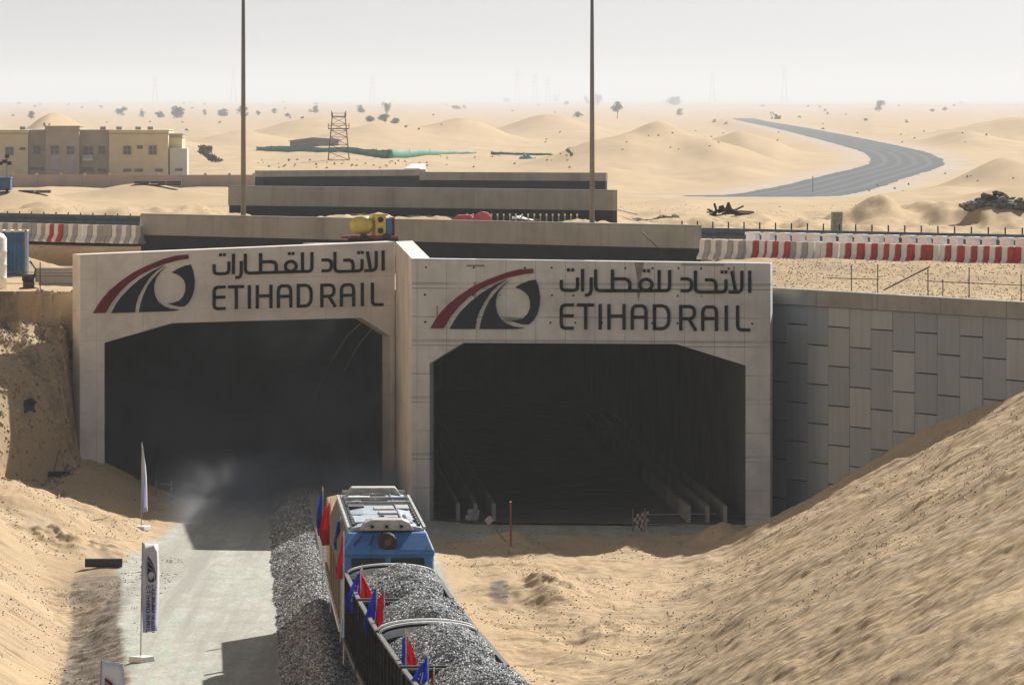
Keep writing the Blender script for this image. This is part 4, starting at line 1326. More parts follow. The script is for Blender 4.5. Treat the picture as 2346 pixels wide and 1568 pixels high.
    rf.prism([(-1.18, 4.0), (1.18, 4.0), (1.03, 4.16), (0.55, 4.24), (-0.55, 4.24), (-1.03, 4.16)], (1, 0, 0), (0, 0, 1), (0, -h + 1.05, 0), (0, Lc - 1.7, 0))
    roof = rf.build("roof", LOCOROOF, root, bevel=0.02)
    for sx in (-1, 1):
        m = MB(); m.box((sx * 1.13, 0.2, 4.14), (0.07, Lc - 1.9, 0.08)); m.build("gutter_rail", HOODW, roof)
        m = MB()
        for k in range(12): m.box((sx * 0.98, -h + 1.8 + k * 1.05, 4.2), (0.06, 0.75, 0.1))
        m.build("vent_strip", BLACKM, roof)
    # rear clerestory lip
    m = MB()
    m.prism([(-0.80, 4.10), (0.80, 4.10), (0.66, 4.33), (0.45, 4.42), (-0.45, 4.42), (-0.66, 4.33)], (1, 0, 0), (0, 0, 1), (0, -h + 0.72, 0), (0, 0.9, 0))
    lip = m.build("rear_hood", HOODW, roof, bevel=0.03)
    m = MB()
    for x in (-0.45, -0.02, 0.42): m.box((x, -h + 0.70, 4.22), (0.10, 0.06, 0.09))
    m.build("marker_lamps", BLACKM, lip)
    m = MB()
    m.prism([(-0.95, 4.1), (0.95, 4.1), (0.7, 4.46), (-0.7, 4.46)], (1, 0, 0), (0, 0, 1), (0, h - 1.6, 0), (0, 0.9, 0))
    m.build("front_hood", HOODW, roof, bevel=0.03)
    # hatches, fans and exhaust
    for (x, y, sx, sy, sz, mt, nm) in ((-0.5, -4.2, 0.85, 2.6, 0.06, LOCOROOF, "hatch"), (0.45, -4.6, 0.75, 2.2, 0.05, LOCOROOF, "hatch"),
            (0.18, -2.1, 0.55, 1.0, 0.20, GREYP, "exhaust_box"), (0.12, -0.2, 0.62, 0.9, 0.16, GREYP, "exhaust_box"),
            (-0.42, 2.4, 0.95, 1.2, 0.10, CONTBLUE, "hatch"), (-0.5, 4.6, 0.7, 1.4, 0.14, RAWWHITE, "hatch"), (0.62, 3.2, 0.6, 1.6, 0.10, CONTBLUE, "hatch"),
            (0.12, 4.6, 0.5, 2.6, 0.13, BLACKM, "radiator_grille"), (0.7, 0.6, 0.42, 1.6, 0.12, GREYP, "vent_box"), (-0.72, 0.9, 0.5, 1.1, 0.16, BLACKM, "vent_box"),
            (0.65, -3.4, 0.10, 1.4, 0.10, BLACKM, "pipe"), (-0.05, -3.6, 0.04, 4.6, 0.05, BLACKM, "roof_seam"), (-0.55, -2.4, 0.9, 0.10, 0.06, BLACKM, "roof_seam"), (0.75, -5.6, 0.55, 0.07, 0.06, BLACKM, "roof_seam")):
        m = MB(); sz *= 0.4; m.box((x, y, 4.22 + sz / 2), (sx, sy, sz)); m.build(nm, mt, roof, bevel=0.015)
    for y in (3.3, 5.6):
        m = MB(); m.tube([(-0.05, y, 4.23), (-0.05, y, 4.30)], 0.42, 20); fan = m.build("fan_ring", BLACKM, roof)
        m = MB()
        for a in range(4): m.bar((-0.05 - 0.4 * math.cos(a * 0.785), y - 0.4 * math.sin(a * 0.785), 4.31), (-0.05 + 0.4 * math.cos(a * 0.785), y + 0.4 * math.sin(a * 0.785), 4.31), 0.03, 0.02)
        m.build("fan_grid", GALV, fan)
    for k in range(5):
        m = MB(); m.box((-0.95 + 0.45 * k, -5.9 + (k % 3) * 1.3, 4.25 - 0.02 * abs(k - 2)), (0.16, 0.16, 0.05)); m.build("lifting_eye", BLACKM, roof)
    for x in (-0.98, 0.5, 0.98):
        m = MB(); m.tube([(x, -h + 1.5, 4.27 - 0.06 * (abs(x) > 0.9)), (x, h - 1.8, 4.27 - 0.06 * (abs(x) > 0.9))], 0.022, 6); m.build("roof_pipe", GALV if x > 0 else BLACKM, roof)
    for y in (1.6, 3.6, 6.6):
        m = MB(); m.box((0, y, 4.30), (2.0, 0.1, 0.1)); m.build("roof_rib", HOODW, roof)
    # long nose ahead of the raised roof
    m = MB(); m.box((0, h + 5.0, 2.2), (2.5, 10.2, 2.3)); m.prism([(-1.25, 3.34), (1.25, 3.34), (0.9, 3.42), (-0.9, 3.42)], (1, 0, 0), (0, 0, 1), (0, h - 0.1, 0), (0, 10.2, 0)); m.build("nose", LOCOTAN, root, bevel=0.05)
    m = MB(); m.box((0, h + 5.0, 1.0), (2.6, 10.6, 0.3)); m.build("front_underframe", BLACKM, root)
    bogie(root, h + 7.6)
    # underframe
    m = MB(); m.box((0, 0, 1.0), (2.5, Lc - 0.4, 0.3)); m.box((0, 0, 0.65), (2.2, 4.0, 0.5)); m.build("underframe", BLACKM, root)
    bogie(root, -h + 3.2); bogie(root, h - 3.2)
    for sx in (-1, 1):
        m = MB(); m.tube([(sx * 0.9, -h + 0.1, 1.05), (sx * 0.9, -h - 0.45, 1.05)], 0.09, 10); m.tube([(sx * 0.9, -h - 0.45, 1.05), (sx * 0.9, -h - 0.52, 1.05)], 0.24, 14); m.build("buffer", BLACKM, root)
    return root
locomotive()

def wagon(yr, yf, arc_front, label, heap_label, seed, heap=0.50):
    L = yf - yr; yc = (yr + yf) / 2
    xa, xb = float(track_x(yr)), float(track_x(yf))
    ang = math.atan2(-(xb - xa), L)
    root = empty("gondola_wagon", ((xa + xb) / 2, yc, RAILZ), label, "wagon", "gravel wagons behind the locomotive", ang)
    h = L / 2; W = 1.27; zr = 3.0; zf = 1.15
    m = MB(); m.box((0, 0, zf), (2 * W, L, 0.12)); m.build("floor", WAGON, root)
    for sx in (-1, 1):
        m = MB(); m.box((sx * W, 0, (zr + zf) / 2), (0.06, L - 0.06, zr - zf)); sd = m.build("side_wall", WAGON, root)
        for k in range(7):
            m = MB()
            y = -h + 0.25 + k * (L - 0.5) / 6
            m.box((sx * (W + 0.055), y, (zr + zf) / 2 - 0.05), (0.06, 0.14, zr - zf - 0.02), taper=(1, 1))
            m.build("stake", WAGON, sd)
        m = MB(); m.box((sx * (W + 0.03), 0, zr + 0.03), (0.11, L, 0.06)); m.build("rim", WAGONRIM, sd)
        m = MB(); m.box((sx * (W + 0.06), 0, zf - 0.06), (0.16, L, 0.16)); m.build("sill", BLACKM, root)
    for end in (-1, 1):
        arc = (end == 1) == arc_front
        y = end * h
        if arc:
            pts = [(-W + 0.03, zf), (W - 0.03, zf)] + [(W * math.cos(t) * 1.0, zr + 0.02 + 0.27 * math.sin(t)) for t in np.linspace(0, math.pi, 15)]
            m = MB(); m.prism(pts, (1, 0, 0), (0, 0, 1), (0, y - 0.03, 0), (0, 0.06, 0)); eb = m.build("end_board", WAGON, root)
            m = MB()
            ring = [(W * math.cos(t), zr + 0.05 + 0.27 * math.sin(t)) for t in np.linspace(0, math.pi, 19)]
            for (xa_, za_), (xb_, zb2) in zip(ring[:-1], ring[1:]): m.bar((xa_, y - (0.07 if end > 0 else -0.07), za_), (xb_, y - (0.07 if end > 0 else -0.07), zb2), 0.17, 0.05)
            m.build("arched_rim", WAGONARC, eb)
            # sheet below the arch, worn white
            pts = [(W * 0.97 * math.cos(t), zr - 0.05 + 0.27 * math.sin(t)) for t in np.linspace(0.05, math.pi - 0.05, 15)]
            low = [(x, z - 0.2) for x, z in reversed(pts)]
            m = MB(); m.prism(pts + low, (1, 0, 0), (0, 0, 1), (0, y - 0.045, 0), (0, 0.09, 0)); m.build("arch_sheet", WAGONARC, eb)
        else:
            m = MB(); m.box((0, y, (zr + zf) / 2), (2 * W - 0.06, 0.07, zr - zf)); eb = m.build("end_board", WAGON, root)
            m = MB(); m.box((0, y, zr + 0.03), (2 * W + 0.16, 0.10, 0.05)); m.build("rim", WAGONRIM, eb)
            m = MB(); m.box((0, y + end * 0.1, zr - 0.28), (2 * W + 0.1, 0.14, 0.5)); m.build("end_beam", BLACKM, eb)
            for x in (-0.8, 0, 0.8):
                m = MB(); m.box((x, y + end * 0.09, 2.0), (0.12, 0.14, 1.5)); m.build("stake", WAGON, eb)
    m = MB(); m.box((0, 0, 0.9), (0.5, L - 0.4, 0.35)); m.box((0, 0, 0.78), (2.0, 0.4, 0.2)); m.build("underframe", BLACKM, root)
    m = MB(); m.tube([(0, h, 0.9), (0, h + 0.42, 0.9)], 0.1, 8); m.tube([(0, -h, 0.9), (0, -h - 0.42, 0.9)], 0.1, 8); m.build("coupler", BLACKM, root)
    bogie(root, -h + 1.6); bogie(root, h - 1.6)
    # the load
    nx, ny = 44, 130
    xs = np.linspace(-W + 0.06, W - 0.06, nx); ys = np.linspace(-h + 0.08, h - 0.08, ny)
    Xg, Yg = np.meshgrid(xs, ys)
    ex_ = np.clip((h - 0.08 - np.abs(Yg)) / 2.4, 0, 1)
    sx_ = np.clip((W + 0.12 - np.abs(Xg - 0.22)) / (W * 1.0), 0, 1)
    sgn_ = 1 if arc_front else -1
    ex_ = np.clip((h - 0.1 - sgn_ * Yg * 0.0 - np.abs(Yg)) / (2.5 - 0.7 * sgn_ * np.sign(Yg)), 0, 1)
    aa_ = 0.02 + 0.26 * ex_
    hp = np.sin(ex_ * math.pi / 2) * (aa_ + (1 - aa_) * sx_ ** (1.5 - 0.5 * ex_) * (1.5 - 0.5 * sx_))
    Z = zr - 0.36 + (heap + 0.36) * hp * (0.95 + 0.2 * fbm(Yg * 0.6 + seed, Xg * 0.8, 70 + seed, 3))
    Z = Z + 0.035 * (RNG.rand(*Z.shape) - 0.5) + 0.06 * fbm(Xg * 3.5, Yg * 3.5, 80 + seed, 3)
    idx = np.arange(nx * ny).reshape(ny, nx)
    q = np.stack([idx[:-1, :-1], idx[:-1, 1:], idx[1:, 1:], idx[1:, :-1]], -1).reshape(-1, 4)
    # skirt down into the wagon so that the heap is solid
    n0 = nx * ny
    border = list(idx[0, :]) + list(idx[1:, -1]) + list(idx[-1, -2::-1]) + list(idx[-2:0:-1, 0])
    V = np.stack([Xg.ravel(), Yg.ravel(), Z.ravel()], -1).tolist()
    fs = q.tolist()
    for i, b in enumerate(border):
        V.append([V[b][0], V[b][1], 1.22])
    nb = len(border)
    for i in range(nb):
        j = (i + 1) % nb
        fs.append([border[i], n0 + i, n0 + j, border[j]])
    fs.append([n0 + i for i in range(nb)])
    me = bpy.data.meshes.new("gravel_load"); me.from_pydata(V, [], fs); me.materials.append(LOAD)
    nq = ny * nx
    fx = RNG.rand(8000) * (nx - 1.001); fy = RNG.rand(8000) * (ny - 1.001)
    ix = fx.astype(int); iy = fy.astype(int); tx_ = fx - ix; ty_ = fy - iy
    zz_ = (Z[iy, ix] * (1 - tx_) + Z[iy, ix + 1] * tx_) * (1 - ty_) + (Z[iy + 1, ix] * (1 - tx_) + Z[iy + 1, ix + 1] * tx_) * ty_
    pts_ = np.stack([xs[0] + (xs[1] - xs[0]) * fx, ys[0] + (ys[1] - ys[0]) * fy, zz_ + 0.008], -1)
    add_stones(me, pts_, 0.022, 0.050)
    o = bpy.data.objects.new("gravel_load", me); COL.objects.link(o)
    o.location = ((xa + xb) / 2, yc, RAILZ); o.rotation_euler = (0, 0, ang)
    tag(o, heap_label, "gravel load", "gravel heaps in the wagons")
wagon(158.1, 166.5, True, "black gondola wagon coupled right behind the blue locomotive", "heap of grey gravel in the wagon right behind the locomotive", 1)
wagon(148.75, 157.3, False, "black gondola wagon, second behind the locomotive, white arched end towards the viewer", "heap of grey gravel in the second wagon, behind the white arched ends", 2, 0.55)
wagon(139.5, 148.1, True, "black gondola wagon, third behind the locomotive, its white arch at the far end", "heap of grey gravel in the third wagon, before the white arched ends", 3)
wagon(130.1, 138.8, False, "black gondola wagon cut by the lower edge, last one in view", "heap of grey gravel in the last wagon, cut by the lower edge", 4, 0.55)
wagon(120.8, 129.4, True, "black gondola wagon just below the lower edge", "gravel heap in the wagon just below the lower edge", 5)

# flags on the train
def train_flag(px, top, bot, Y, mat, label, width=0.42, lean=0.0, pole_bot=None, text=False, curl=0.3, face=0.5, seed=0):
    t = at(px, top, Y); b = at(px, bot, Y)
    L = t.z - b.z
    zb_ = pole_bot if pole_bot is not None else 1.3
    root = empty("train_flag", (t.x, Y, zb_), label, "flag", "flags along the train")
    m = MB(); m.tube([(0, 0, 0), (0.01, 0, t.z - zb_ + 0.12)], 0.018, 6); m.build("pole", RAWWHITE, root)
    # cloth hangs from the pole in folds
    nu, nv = 12, 18
    vs = []
    for j in range(nv + 1):
        f = j / nv
        for i in range(nu + 1):
            g = i / nu
            wj = width * (0.25 + 0.75 * min(1, f * 1.6)) * (1.0 - 0.25 * max(0, f - 0.75) * 4 * g)
            x = -0.02 - g * wj * face + curl * (0.12 * math.sin(3.1 * g + 2.6 * f + seed) * g + 0.10 * math.sin(7.5 * g + 1.7 * f + 2 * seed) * g)
            y = -g * wj * math.sqrt(max(0, 1 - face * face)) * 0.6 + (0.10 * math.sin(g * 8 + f * 3 + seed) + 0.05 * math.sin(g * 15 - f * 5 + seed)) * min(1, 3 * g)
            z = t.z - zb_ - f * L - g * 0.35 * L * 0.35 * (1 - f) + lean * g
            vs.append((x, y, z))
    fs = []
    for j in range(nv):
        for i in range(nu):
            a = j * (nu + 1) + i
            fs.append((a, a + 1, a + nu + 2, a + nu + 1))
    m = MB(); m.add(vs, fs)
    cl = m.build("cloth", mat, root, smooth=True)
    sol = cl.modifiers.new("thick", 'SOLIDIFY'); sol.thickness = 0.008
    if text:
        m = MB()
        for k in range(7):
            j = 6 + k
            a = Vector(vs[j * (nu + 1) + 5]); b2 = Vector(vs[j * (nu + 1) + 8])
            off = Vector((0.01, -0.035, 0.0))
            m.bar(a + off, a.lerp(b2, 0.6 if k % 2 else 1.0) + off, 0.02, 0.05)
            m.bar(a + off + Vector((0, 0, 0.03)), a + off + Vector((0.0, 0, -0.06)), 0.02, 0.03)
        m.build("white_script", FWHITE, cl)
    return root
train_flag(739, 1122, 1225, 191.5, FBLUE, "dark blue flag at the head of the train, beside the locomotive's front", 0.4, face=0.35, seed=1)
train_flag(757, 1150, 1248, 184, FRED, "red flag hanging beside the front half of the locomotive's roof", 0.55, face=0.65, seed=2)
train_flag(780, 1190, 1258, 174, FBLUE, "short blue flag above a red one beside the locomotive's rear half", 0.42, face=0.6, seed=3, text=True)
train_flag(787, 1225, 1325, 167.3, FRED, "narrow red flag below the short blue one at the locomotive's rear corner", 0.35, face=0.5, seed=4)
train_flag(829, 1302, 1402, 160.5, FBLUE, "broad blue flag with white script by the first gravel heap", 0.62, face=0.68, text=True, seed=5)
train_flag(826, 1312, 1392, 159.8, FRED, "red flag slanting right beside the broad blue one at the first gravel heap", 0.55, face=-0.7, seed=6)
train_flag(862, 1345, 1455, 152.6, FBLUE, "blue flag hanging in a narrow fold by the second gravel heap", 0.46, face=0.55, text=False, seed=7)
train_flag(880, 1352, 1472, 151.0, FRED, "tall red flag by the second gravel heap, left end of the white arches", 0.42, face=0.5, text=False, seed=8)
train_flag(929, 1452, 1580, 141.0, FBLUE, "thin blue flag seen almost edge on by the third gravel heap", 0.3, face=0.35, seed=9)
train_flag(934, 1456, 1558, 140.2, FRED, "thin red flag beside the edge-on blue one by the third gravel heap", 0.45, face=-0.55, seed=10)
train_flag(980, 1505, 1600, 136.2, FBLUE, "widest blue flag with white script near the lower edge", 0.7, face=0.65, text=True, seed=11)
train_flag(994, 1538, 1610, 134.8, FRED, "small red flag at the lower edge, right of the widest blue one", 0.3, face=0.4, seed=12)

# feather banners beside the path
def make_banner_mat():
    k = N("banner_print")
    sx = k.n("ShaderNodeSeparateXYZ"); k.l(k.coord(), sx.inputs[0])
    c = k.ramp(k.vramp(sx.outputs[2], 0.9, 3.7), [(0.0, (0.36, 0.36, 0.62)), (0.3, (0.48, 0.48, 0.70)), (0.55, (0.78, 0.78, 0.84)), (1.0, (0.80, 0.80, 0.82))])
    return k.fin(c, 0.8, None, 0, 0.2)
BANNER = make_banner_mat()
def banner(p, hgt, w, rz, label, base_w=0.55, text=True, taper=0.0, lean=0.03, z_low=0.95):
    root = empty("feather_banner", p, label, "banner", "promotional banners along the path", rz)
    m = MB(); m.tube([(-w / 2 - 0.04 - lean, 0, 0.1), (-w / 2 - 0.02, 0, hgt * 0.6), (-w / 2 + 0.03, 0, hgt)], 0.018, 6); m.build("pole", GALV, root)
    m = MB(); m.box((-w / 2 - 0.02, 0, 0.09), (base_w, 0.55, 0.18), taper=(0.92, 0.92)); m.build("base", WHITEP, root, bevel=0.03)
    nv = 12
    vs = []
    for j in range(nv + 1):
        f = j / nv
        z = hgt - 0.03 - f * (hgt - z_low)
        wl = w * (1 - taper * (1 - f))
        for g in np.linspace(0, 1, 5):
            vs.append((-w / 2 + 0.02 + g * wl + 0.02 * math.sin(f * 5), 0.04 * math.sin(f * 4 + g * 3), z - 0.08 * g * (1 - f)))
    fs = [(j * 5 + i, j * 5 + i + 1, j * 5 + i + 6, j * 5 + i + 5) for j in range(nv) for i in range(4)]
    m = MB(); m.add(vs, fs); cl = m.build("cloth", BANNER, root, smooth=True)
    sol = cl.modifiers.new("thick", 'SOLIDIFY'); sol.thickness = 0.01
    if text:
        # emblem and railway name running down the cloth
        s = 1.55 / 2200.0
        def cv(pts, kx, x0, z0): return [(x0 - (b - 620) * kx, z0 - a * kx) for a, b in pts]
        m = MB()
        z0 = hgt - 1.35
        for ch, sts in LETTERS.items():
            for i, q in enumerate(sts): stroke(m, cv(q, s, -0.16, z0), 34 * s, (0, -0.06, 0), (1, 0, 0), (0, 0, 1), (0, -0.006, 0), 0.002 * i)
        for ch, sts in ARABIC.items():
            for i, q in enumerate(sts): stroke(m, cv(q, s, -0.16, z0), 34 * s, (0, -0.06, 0), (1, 0, 0), (0, 0, 1), (0, -0.006, 0), 0.002 * i)
        m.build("lettering", NAVY, cl)
        e = 0.85 / 2000.0
        m = MB()
        for poly in (NAVY_A, NAVY_B, NAVY_C): m.prism([(0.02 - (b - 700) * e, hgt - 0.42 - a * e) for a, b in poly], (1, 0, 0), (0, 0, 1), (0, -0.06, 0), (0, -0.006, 0))
        m.build("emblem", NAVY, cl)
        m = MB(); m.prism([(0.02 - (b - 700) * e, hgt - 0.42 - a * e) for a, b in RED_ARC], (1, 0, 0), (0, 0, 1), (0, -0.06, 0), (0, -0.006, 0)); m.build("emblem_arc", MAROON, cl)
    return root
p = hit(343, 1512, 150, 240); banner(p, 3.8, 0.85, R(58), "feather banner with emblem and dark lettering over lavender, standing alone on the gravel path", 0.75, True)
p = hit(332, 1212, 190, 248); banner(p, 3.62, 0.75, R(74), "feather banner seen almost edge on before the beige portal", 0.9, False, taper=0.9, z_low=0.75)
p = Vector((-10.35, 147.0, gz(-10.35, 147.0))); banner(p, 3.45, 0.62, R(24), "feather banner at the lower edge, only its pale top showing", 0.6, True)

# ------------------------------------------------------------------ things on and around the portals
# compressor on the beige portal
def compressor():
    Y = 259.5
    c = at(850, 551, Y)
    z0 = 11.42
    root = empty("concrete_mixer", (c.x, Y, z0), "yellow drum mixer on a red trailer frame on top of the beige portal", "machine", None, R(18))
    m = MB()
    m.box((0, 0, 0.16), (2.3, 1.1, 0.14)); m.box((-1.25, 0, 0.16), (0.35, 0.2, 0.1))
    m.build("trailer_frame", MRED, root, bevel=0.02)
    m = MB(); m.box((0.1, -0.5, -0.02), (2.1, 0.1, 0.22)); m.box((0.1, 0.5, -0.02), (2.1, 0.1, 0.22)); m.build("skid", BLACKM, root)
    m = MB(); m.tube([(-0.95, 0, 0.66), (-0.8, 0, 0.68), (-0.5, 0, 0.7), (-0.2, 0, 0.7), (0.02, 0, 0.66)], [0.2, 0.36, 0.44, 0.42, 0.3], 18); m.build("drum", YELLOW, root, smooth=True)
    m = MB(); m.box((0.35, 0, 0.68), (0.5, 0.8, 0.92)); m.box((0.35, -0.1, 1.17), (0.66, 0.6, 0.1)); en = m.build("engine_housing", YELLOW, root, bevel=0.03)
    for z in (0.45, 0.95):
        m = MB(); m.tube([(0.33, -0.38, z), (0.33, -0.44, z)], 0.13, 14); m.build("port", BLACKM, en)
    m = MB(); m.box((0.78, 0, 0.62), (0.3, 0.7, 0.8)); m.build("fuel_tank", CONTBLUE, root, bevel=0.03)
    m = MB(); m.box((1.0, 0.0, 0.6), (0.05, 0.8, 0.9)); m.build("end_plate", MRED, root)
    for sx in (-0.5, 0.55):
        m = MB(); m.tube([(sx, -0.62, 0.12), (sx, -0.5, 0.12)], 0.2, 14); m.build("wheel", RUBBER, root)
compressor()
# the mixer stands on a slab behind the parapet
m = MB(); m.box((-0.8, 0, 0), (3.6, 4.0, 0.5)); o = m.build("roof_slab", CONC_PLAIN); c = at(850, 551, 259.5); o.location = (c.x, 259.9, 11.02); o.rotation_euler = (0, 0, FL.rz)
tag(o, "concrete slab on the tunnel roof carrying the yellow mixer", "slab")
# cables on the beige portal's tunnel wall
m1 = [(at(828, 738, 258.0)), at(795, 770, 260), at(757, 830, 263), at(728, 890, 267), at(712, 940, 271), at(706, 990, 275)]
m2 = [(at(852, 752, 258.0)), at(818, 795, 260), at(788, 850, 263), at(766, 910, 267), at(756, 975, 271)]
for i, (q, lb) in enumerate(((m1, "upper pale cable looping down the dark mouth of the beige portal"), (m2, "lower pale cable looping down the dark mouth of the beige portal"))):
    m = MB(); m.tube(q, 0.022, 6); tag(m.build("cable", WHITEP), lb, "cable", "cables in the beige portal")

# left of the portals: container, tank, slabs, pipes and rails
p0 = at(60, 605, 279)
root = empty("shipping_container", (p0.x - 3.05, 279, gz(p0.x, 279) - 0.05), "blue corrugated container behind the white tank at the left edge", "container", None, R(2))
m = MB(); m.box((0, 1.2, 1.15), (6.1, 2.4, 2.2))
for k in range(30): m.box((-2.9 + k * 0.2, -0.02, 1.15), (0.1, 0.05, 2.0))
m.build("body", CONTBLUE, root)
m = MB()
for k in range(16): m.box((-2.9 + k * 0.39, -0.02, 2.31), (0.24, 0.12, 0.14))
m.box((0, 1.2, 2.29), (6.15, 2.45, 0.06)); m.build("roof_edge", RAWWHITE, root)
m = MB()
for x in (-3.03, 3.03): m.box((x, -0.02, 1.2), (0.12, 0.12, 2.3))
m.build("corner_post", GALV, root)
p = at(-28, 668, 254.5)
root = empty("water_tank", (p.x, 254.5, gz(p.x, 254.5)), "white round plastic tank cut by the left edge", "tank")
m = MB()
prof = [(0.0, 0.84), (0.5, 0.85), (0.52, 0.87), (0.56, 0.85), (1.1, 0.85), (1.12, 0.87), (1.16, 0.85), (1.7, 0.85), (1.72, 0.87), (1.76, 0.85), (2.3, 0.85), (2.5, 0.70), (2.62, 0.35), (2.64, 0.25)]
m.tube([(0, 0, z) for z, r in prof], [r for z, r in prof], 32); m.build("shell", WHITEP, root, smooth=True)
m = MB(); m.tube([(0, 0, 2.62), (0, 0, 2.74)], 0.27, 18); m.build("lid", RUBBER, root)
m = MB(); p = at(66, 640, 257); z0 = gz(p.x, 257)
root = empty("pump", (p.x, 257, z0), "small dark pump on the sand beside the white tank", "pump")
m = MB(); m.box((0, 0, 0.2), (0.5, 0.35, 0.3)); m.tube([(-0.3, 0, 0.5), (0.25, 0, 0.5)], 0.16, 12); m.build("motor", BLACKM, root, bevel=0.02)
m = MB(); m.tube([(0.25, 0, 0.5), (0.32, 0, 0.9), (0.05, 0, 1.25)], 0.05, 8); m.build("pipe", RUBBER, root)
m = MB(); m.box((0, 0, 0.03), (0.8, 0.5, 0.06)); m.build("base", RUST, root)
def trough_unit(p, L, rz, label):
    root = empty("concrete_channel", p, label, "precast channel", "precast channels left of the beige portal", rz)
    m = MB(); m.prism([(-0.5, 0), (0.5, 0), (0.5, 0.62), (0.34, 0.62), (0.30, 0.16), (-0.30, 0.16), (-0.34, 0.62), (-0.5, 0.62)], (0, 1, 0), (0, 0, 1), (-L / 2, 0, 0), (L, 0, 0))
    m.build("shell", CONC_PLAIN, root, bevel=0.02)
    return root
p = at(124, 612, 268); trough_unit((p.x, 268, gz(p.x, 268)), 1.75, R(3), "shorter precast concrete channel lying behind the longer one left of the beige portal")
p = at(140, 632, 262.5); trough_unit((p.x, 262.5, gz(p.x, 262.5)), 1.95, R(-2), "longer precast concrete channel touching the beige portal's left edge")
root = empty("rebar_fence", (at(92, 660, 256).x, 256, gz(at(92, 660, 256).x, 256)), "thin rusty rail fence in front of the precast channels at the left", "fence")
zz = gz(at(92, 660, 256).x, 256)
for px in (92, -12):
    m = MB(); x = at(px, 660, 256).x - root.location.x; m.tube([(x, 0, -0.3), (x, 0, 1.25)], 0.025, 6); m.build("post", REBAR, root)
for dz in (0.28, 0.62, 0.78):
    m = MB(); x0 = at(-30, 600, 256).x - root.location.x; x1 = at(182, 600, 256).x - root.location.x; m.tube([(x0, 0, dz + 0.02), (x1, 0, dz)], 0.018, 6); m.build("rail", RUST, root)
# tarpaulin scraps on the shaded bank
def scrap(px, py, w, h_, rz, tilt, label, y0=225):
    p = hit(px, py, y0, 252)
    m = MB()
    n = 6
    vs = []
    for j in range(n + 1):
        for i in range(n + 1):
            x = (i / n - 0.5) * w; y = (j / n - 0.5) * h_
            e = 1 - 0.25 * abs(math.sin(3 * i + j))
            vs.append((x * e, y * e, 0.05 + 0.07 * math.sin(i * 1.7 + j) + 0.02 * math.cos(j * 2.2)))
    fs = [(j * (n + 1) + i, j * (n + 1) + i + 1, (j + 1) * (n + 1) + i + 1, (j + 1) * (n + 1) + i) for j in range(n) for i in range(n)]
    m.add(vs, fs)
    o = m.build("tarpaulin", RUBBER, smooth=True)
    o.location = p + Vector((0, -0.02, 0.06)); o.rotation_euler = (tilt, 0, rz)
    so = o.modifiers.new("thick", 'SOLIDIFY'); so.thickness = 0.03
    tag(o, label, "tarpaulin")
scrap(58, 933, 1.0, 1.1, 0.05, R(33), "dark blue tarpaulin scrap lying on the shaded sand bank")
scrap(160, 790, 0.9, 1.3, R(-50), R(45), "dark tarpaulin scrap at the top of the shaded bank against the beige portal")
# log-like black pipe and warning board on the left sand
p = hit(238, 1298, 190, 240)
m = MB(); m.tube([(-0.72, 0, 0.16), (0.70, 0.05, 0.16)], 0.17, 14); o = m.build("black_pipe", RUBBER); o.location = p
tag(o, "short black pipe lying on the sand at the path's left edge", "pipe")
p = hit(340, 1308, 190, 240)
root = empty("warning_board", p, "small red and white chevron board on the path behind the lettered banner", "warning board", None, R(5))
m = MB()
for k in range(6): m.prism([(-0.3 + k * 0.1, 0.0), (-0.2 + k * 0.1, 0.0), (-0.14 + k * 0.1, 0.22), (-0.24 + k * 0.1, 0.22)], (1, 0, 0), (0, 0, 1), (0, 0, 0.12), (0, 0.03, 0), k % 2)
m.build("board", [REDP, WHITEP], root)
m = MB(); m.box((-0.2, 0.05, 0.1), (0.05, 0.05, 0.2)); m.box((0.25, 0.05, 0.1), (0.05, 0.05, 0.2)); m.build("legs", BLACKM, root)
# stick frame on the left shaded bank
p = hit(133, 1090, 228, 250)
root = empty("wooden_trestle", p, "thin leaning sticks on the shaded bank left of the beige portal", "trestle")
m = MB(); m.tube([(-0.22, 0, 0), (0.05, 0, 1.15)], 0.025, 6); m.tube([(0.35, 0, 0), (0.08, 0, 1.15)], 0.02, 6); m.build("sticks", WOOD, root)
m = MB(); m.box((0.05, 0, 0.1), (0.9, 0.5, 0.2), rz=0.2); m.build("pallet", BLACKM, root)

# floor of the right tunnel mouth
p = hit(1170, 1250, 215, 241)
root = empty("marker_pole", p, "red marker pole in the small brown heap before the raw portal", "pole")
m = MB(); m.tube([(0, 0, -0.2), (0, 0, 1.75)], 0.036, 8); m.build("pole", MRED, root)
m = MB(); m.tube([(0, 0, 1.75), (0, 0, 1.8)], 0.05, 8); m.build("cap", WHITEP, root)
p = hit(1158, 1240, 215, 241)
root = empty("tilted_sign", p, "small white board on a stick leaning left beside the red marker pole", "sign")
m = MB(); m.tube([(0.1, 0, -0.1), (-0.62, 0.1, 0.78)], 0.022, 6); m.build("stick", WOOD, root)
m = MB(); rot = Matrix.Rotation(R(40), 3, 'Y'); m.box((-0.66, 0.07, 0.86), (0.3, 0.03, 0.26), rot=Matrix.Rotation(R(-40), 3, 'Y')); m.build("board", GREYP, root)
p = Vector(((1088 - CX) * 243.5 / F, 243.5, -0.12))
root = empty("bucket", p, "white plastic bucket on the floor of the raw portal", "bucket")
m = MB(); m.tube([(0, 0, 0), (0, 0, 0.3), (0, 0, 0.42)], [0.16, 0.19, 0.21], 18); m.build("pail", WHITEP, root, smooth=False)
m = MB(); m.tube([(-0.2, 0, 0.4), (-0.14, 0, 0.52), (0, 0, 0.57), (0.14, 0, 0.52), (0.2, 0, 0.4)], 0.01, 5); m.build("handle", GALV, root)
p = Vector(((1075 - CX) * 242.3 / F, 242.3, -0.12))
m = MB()
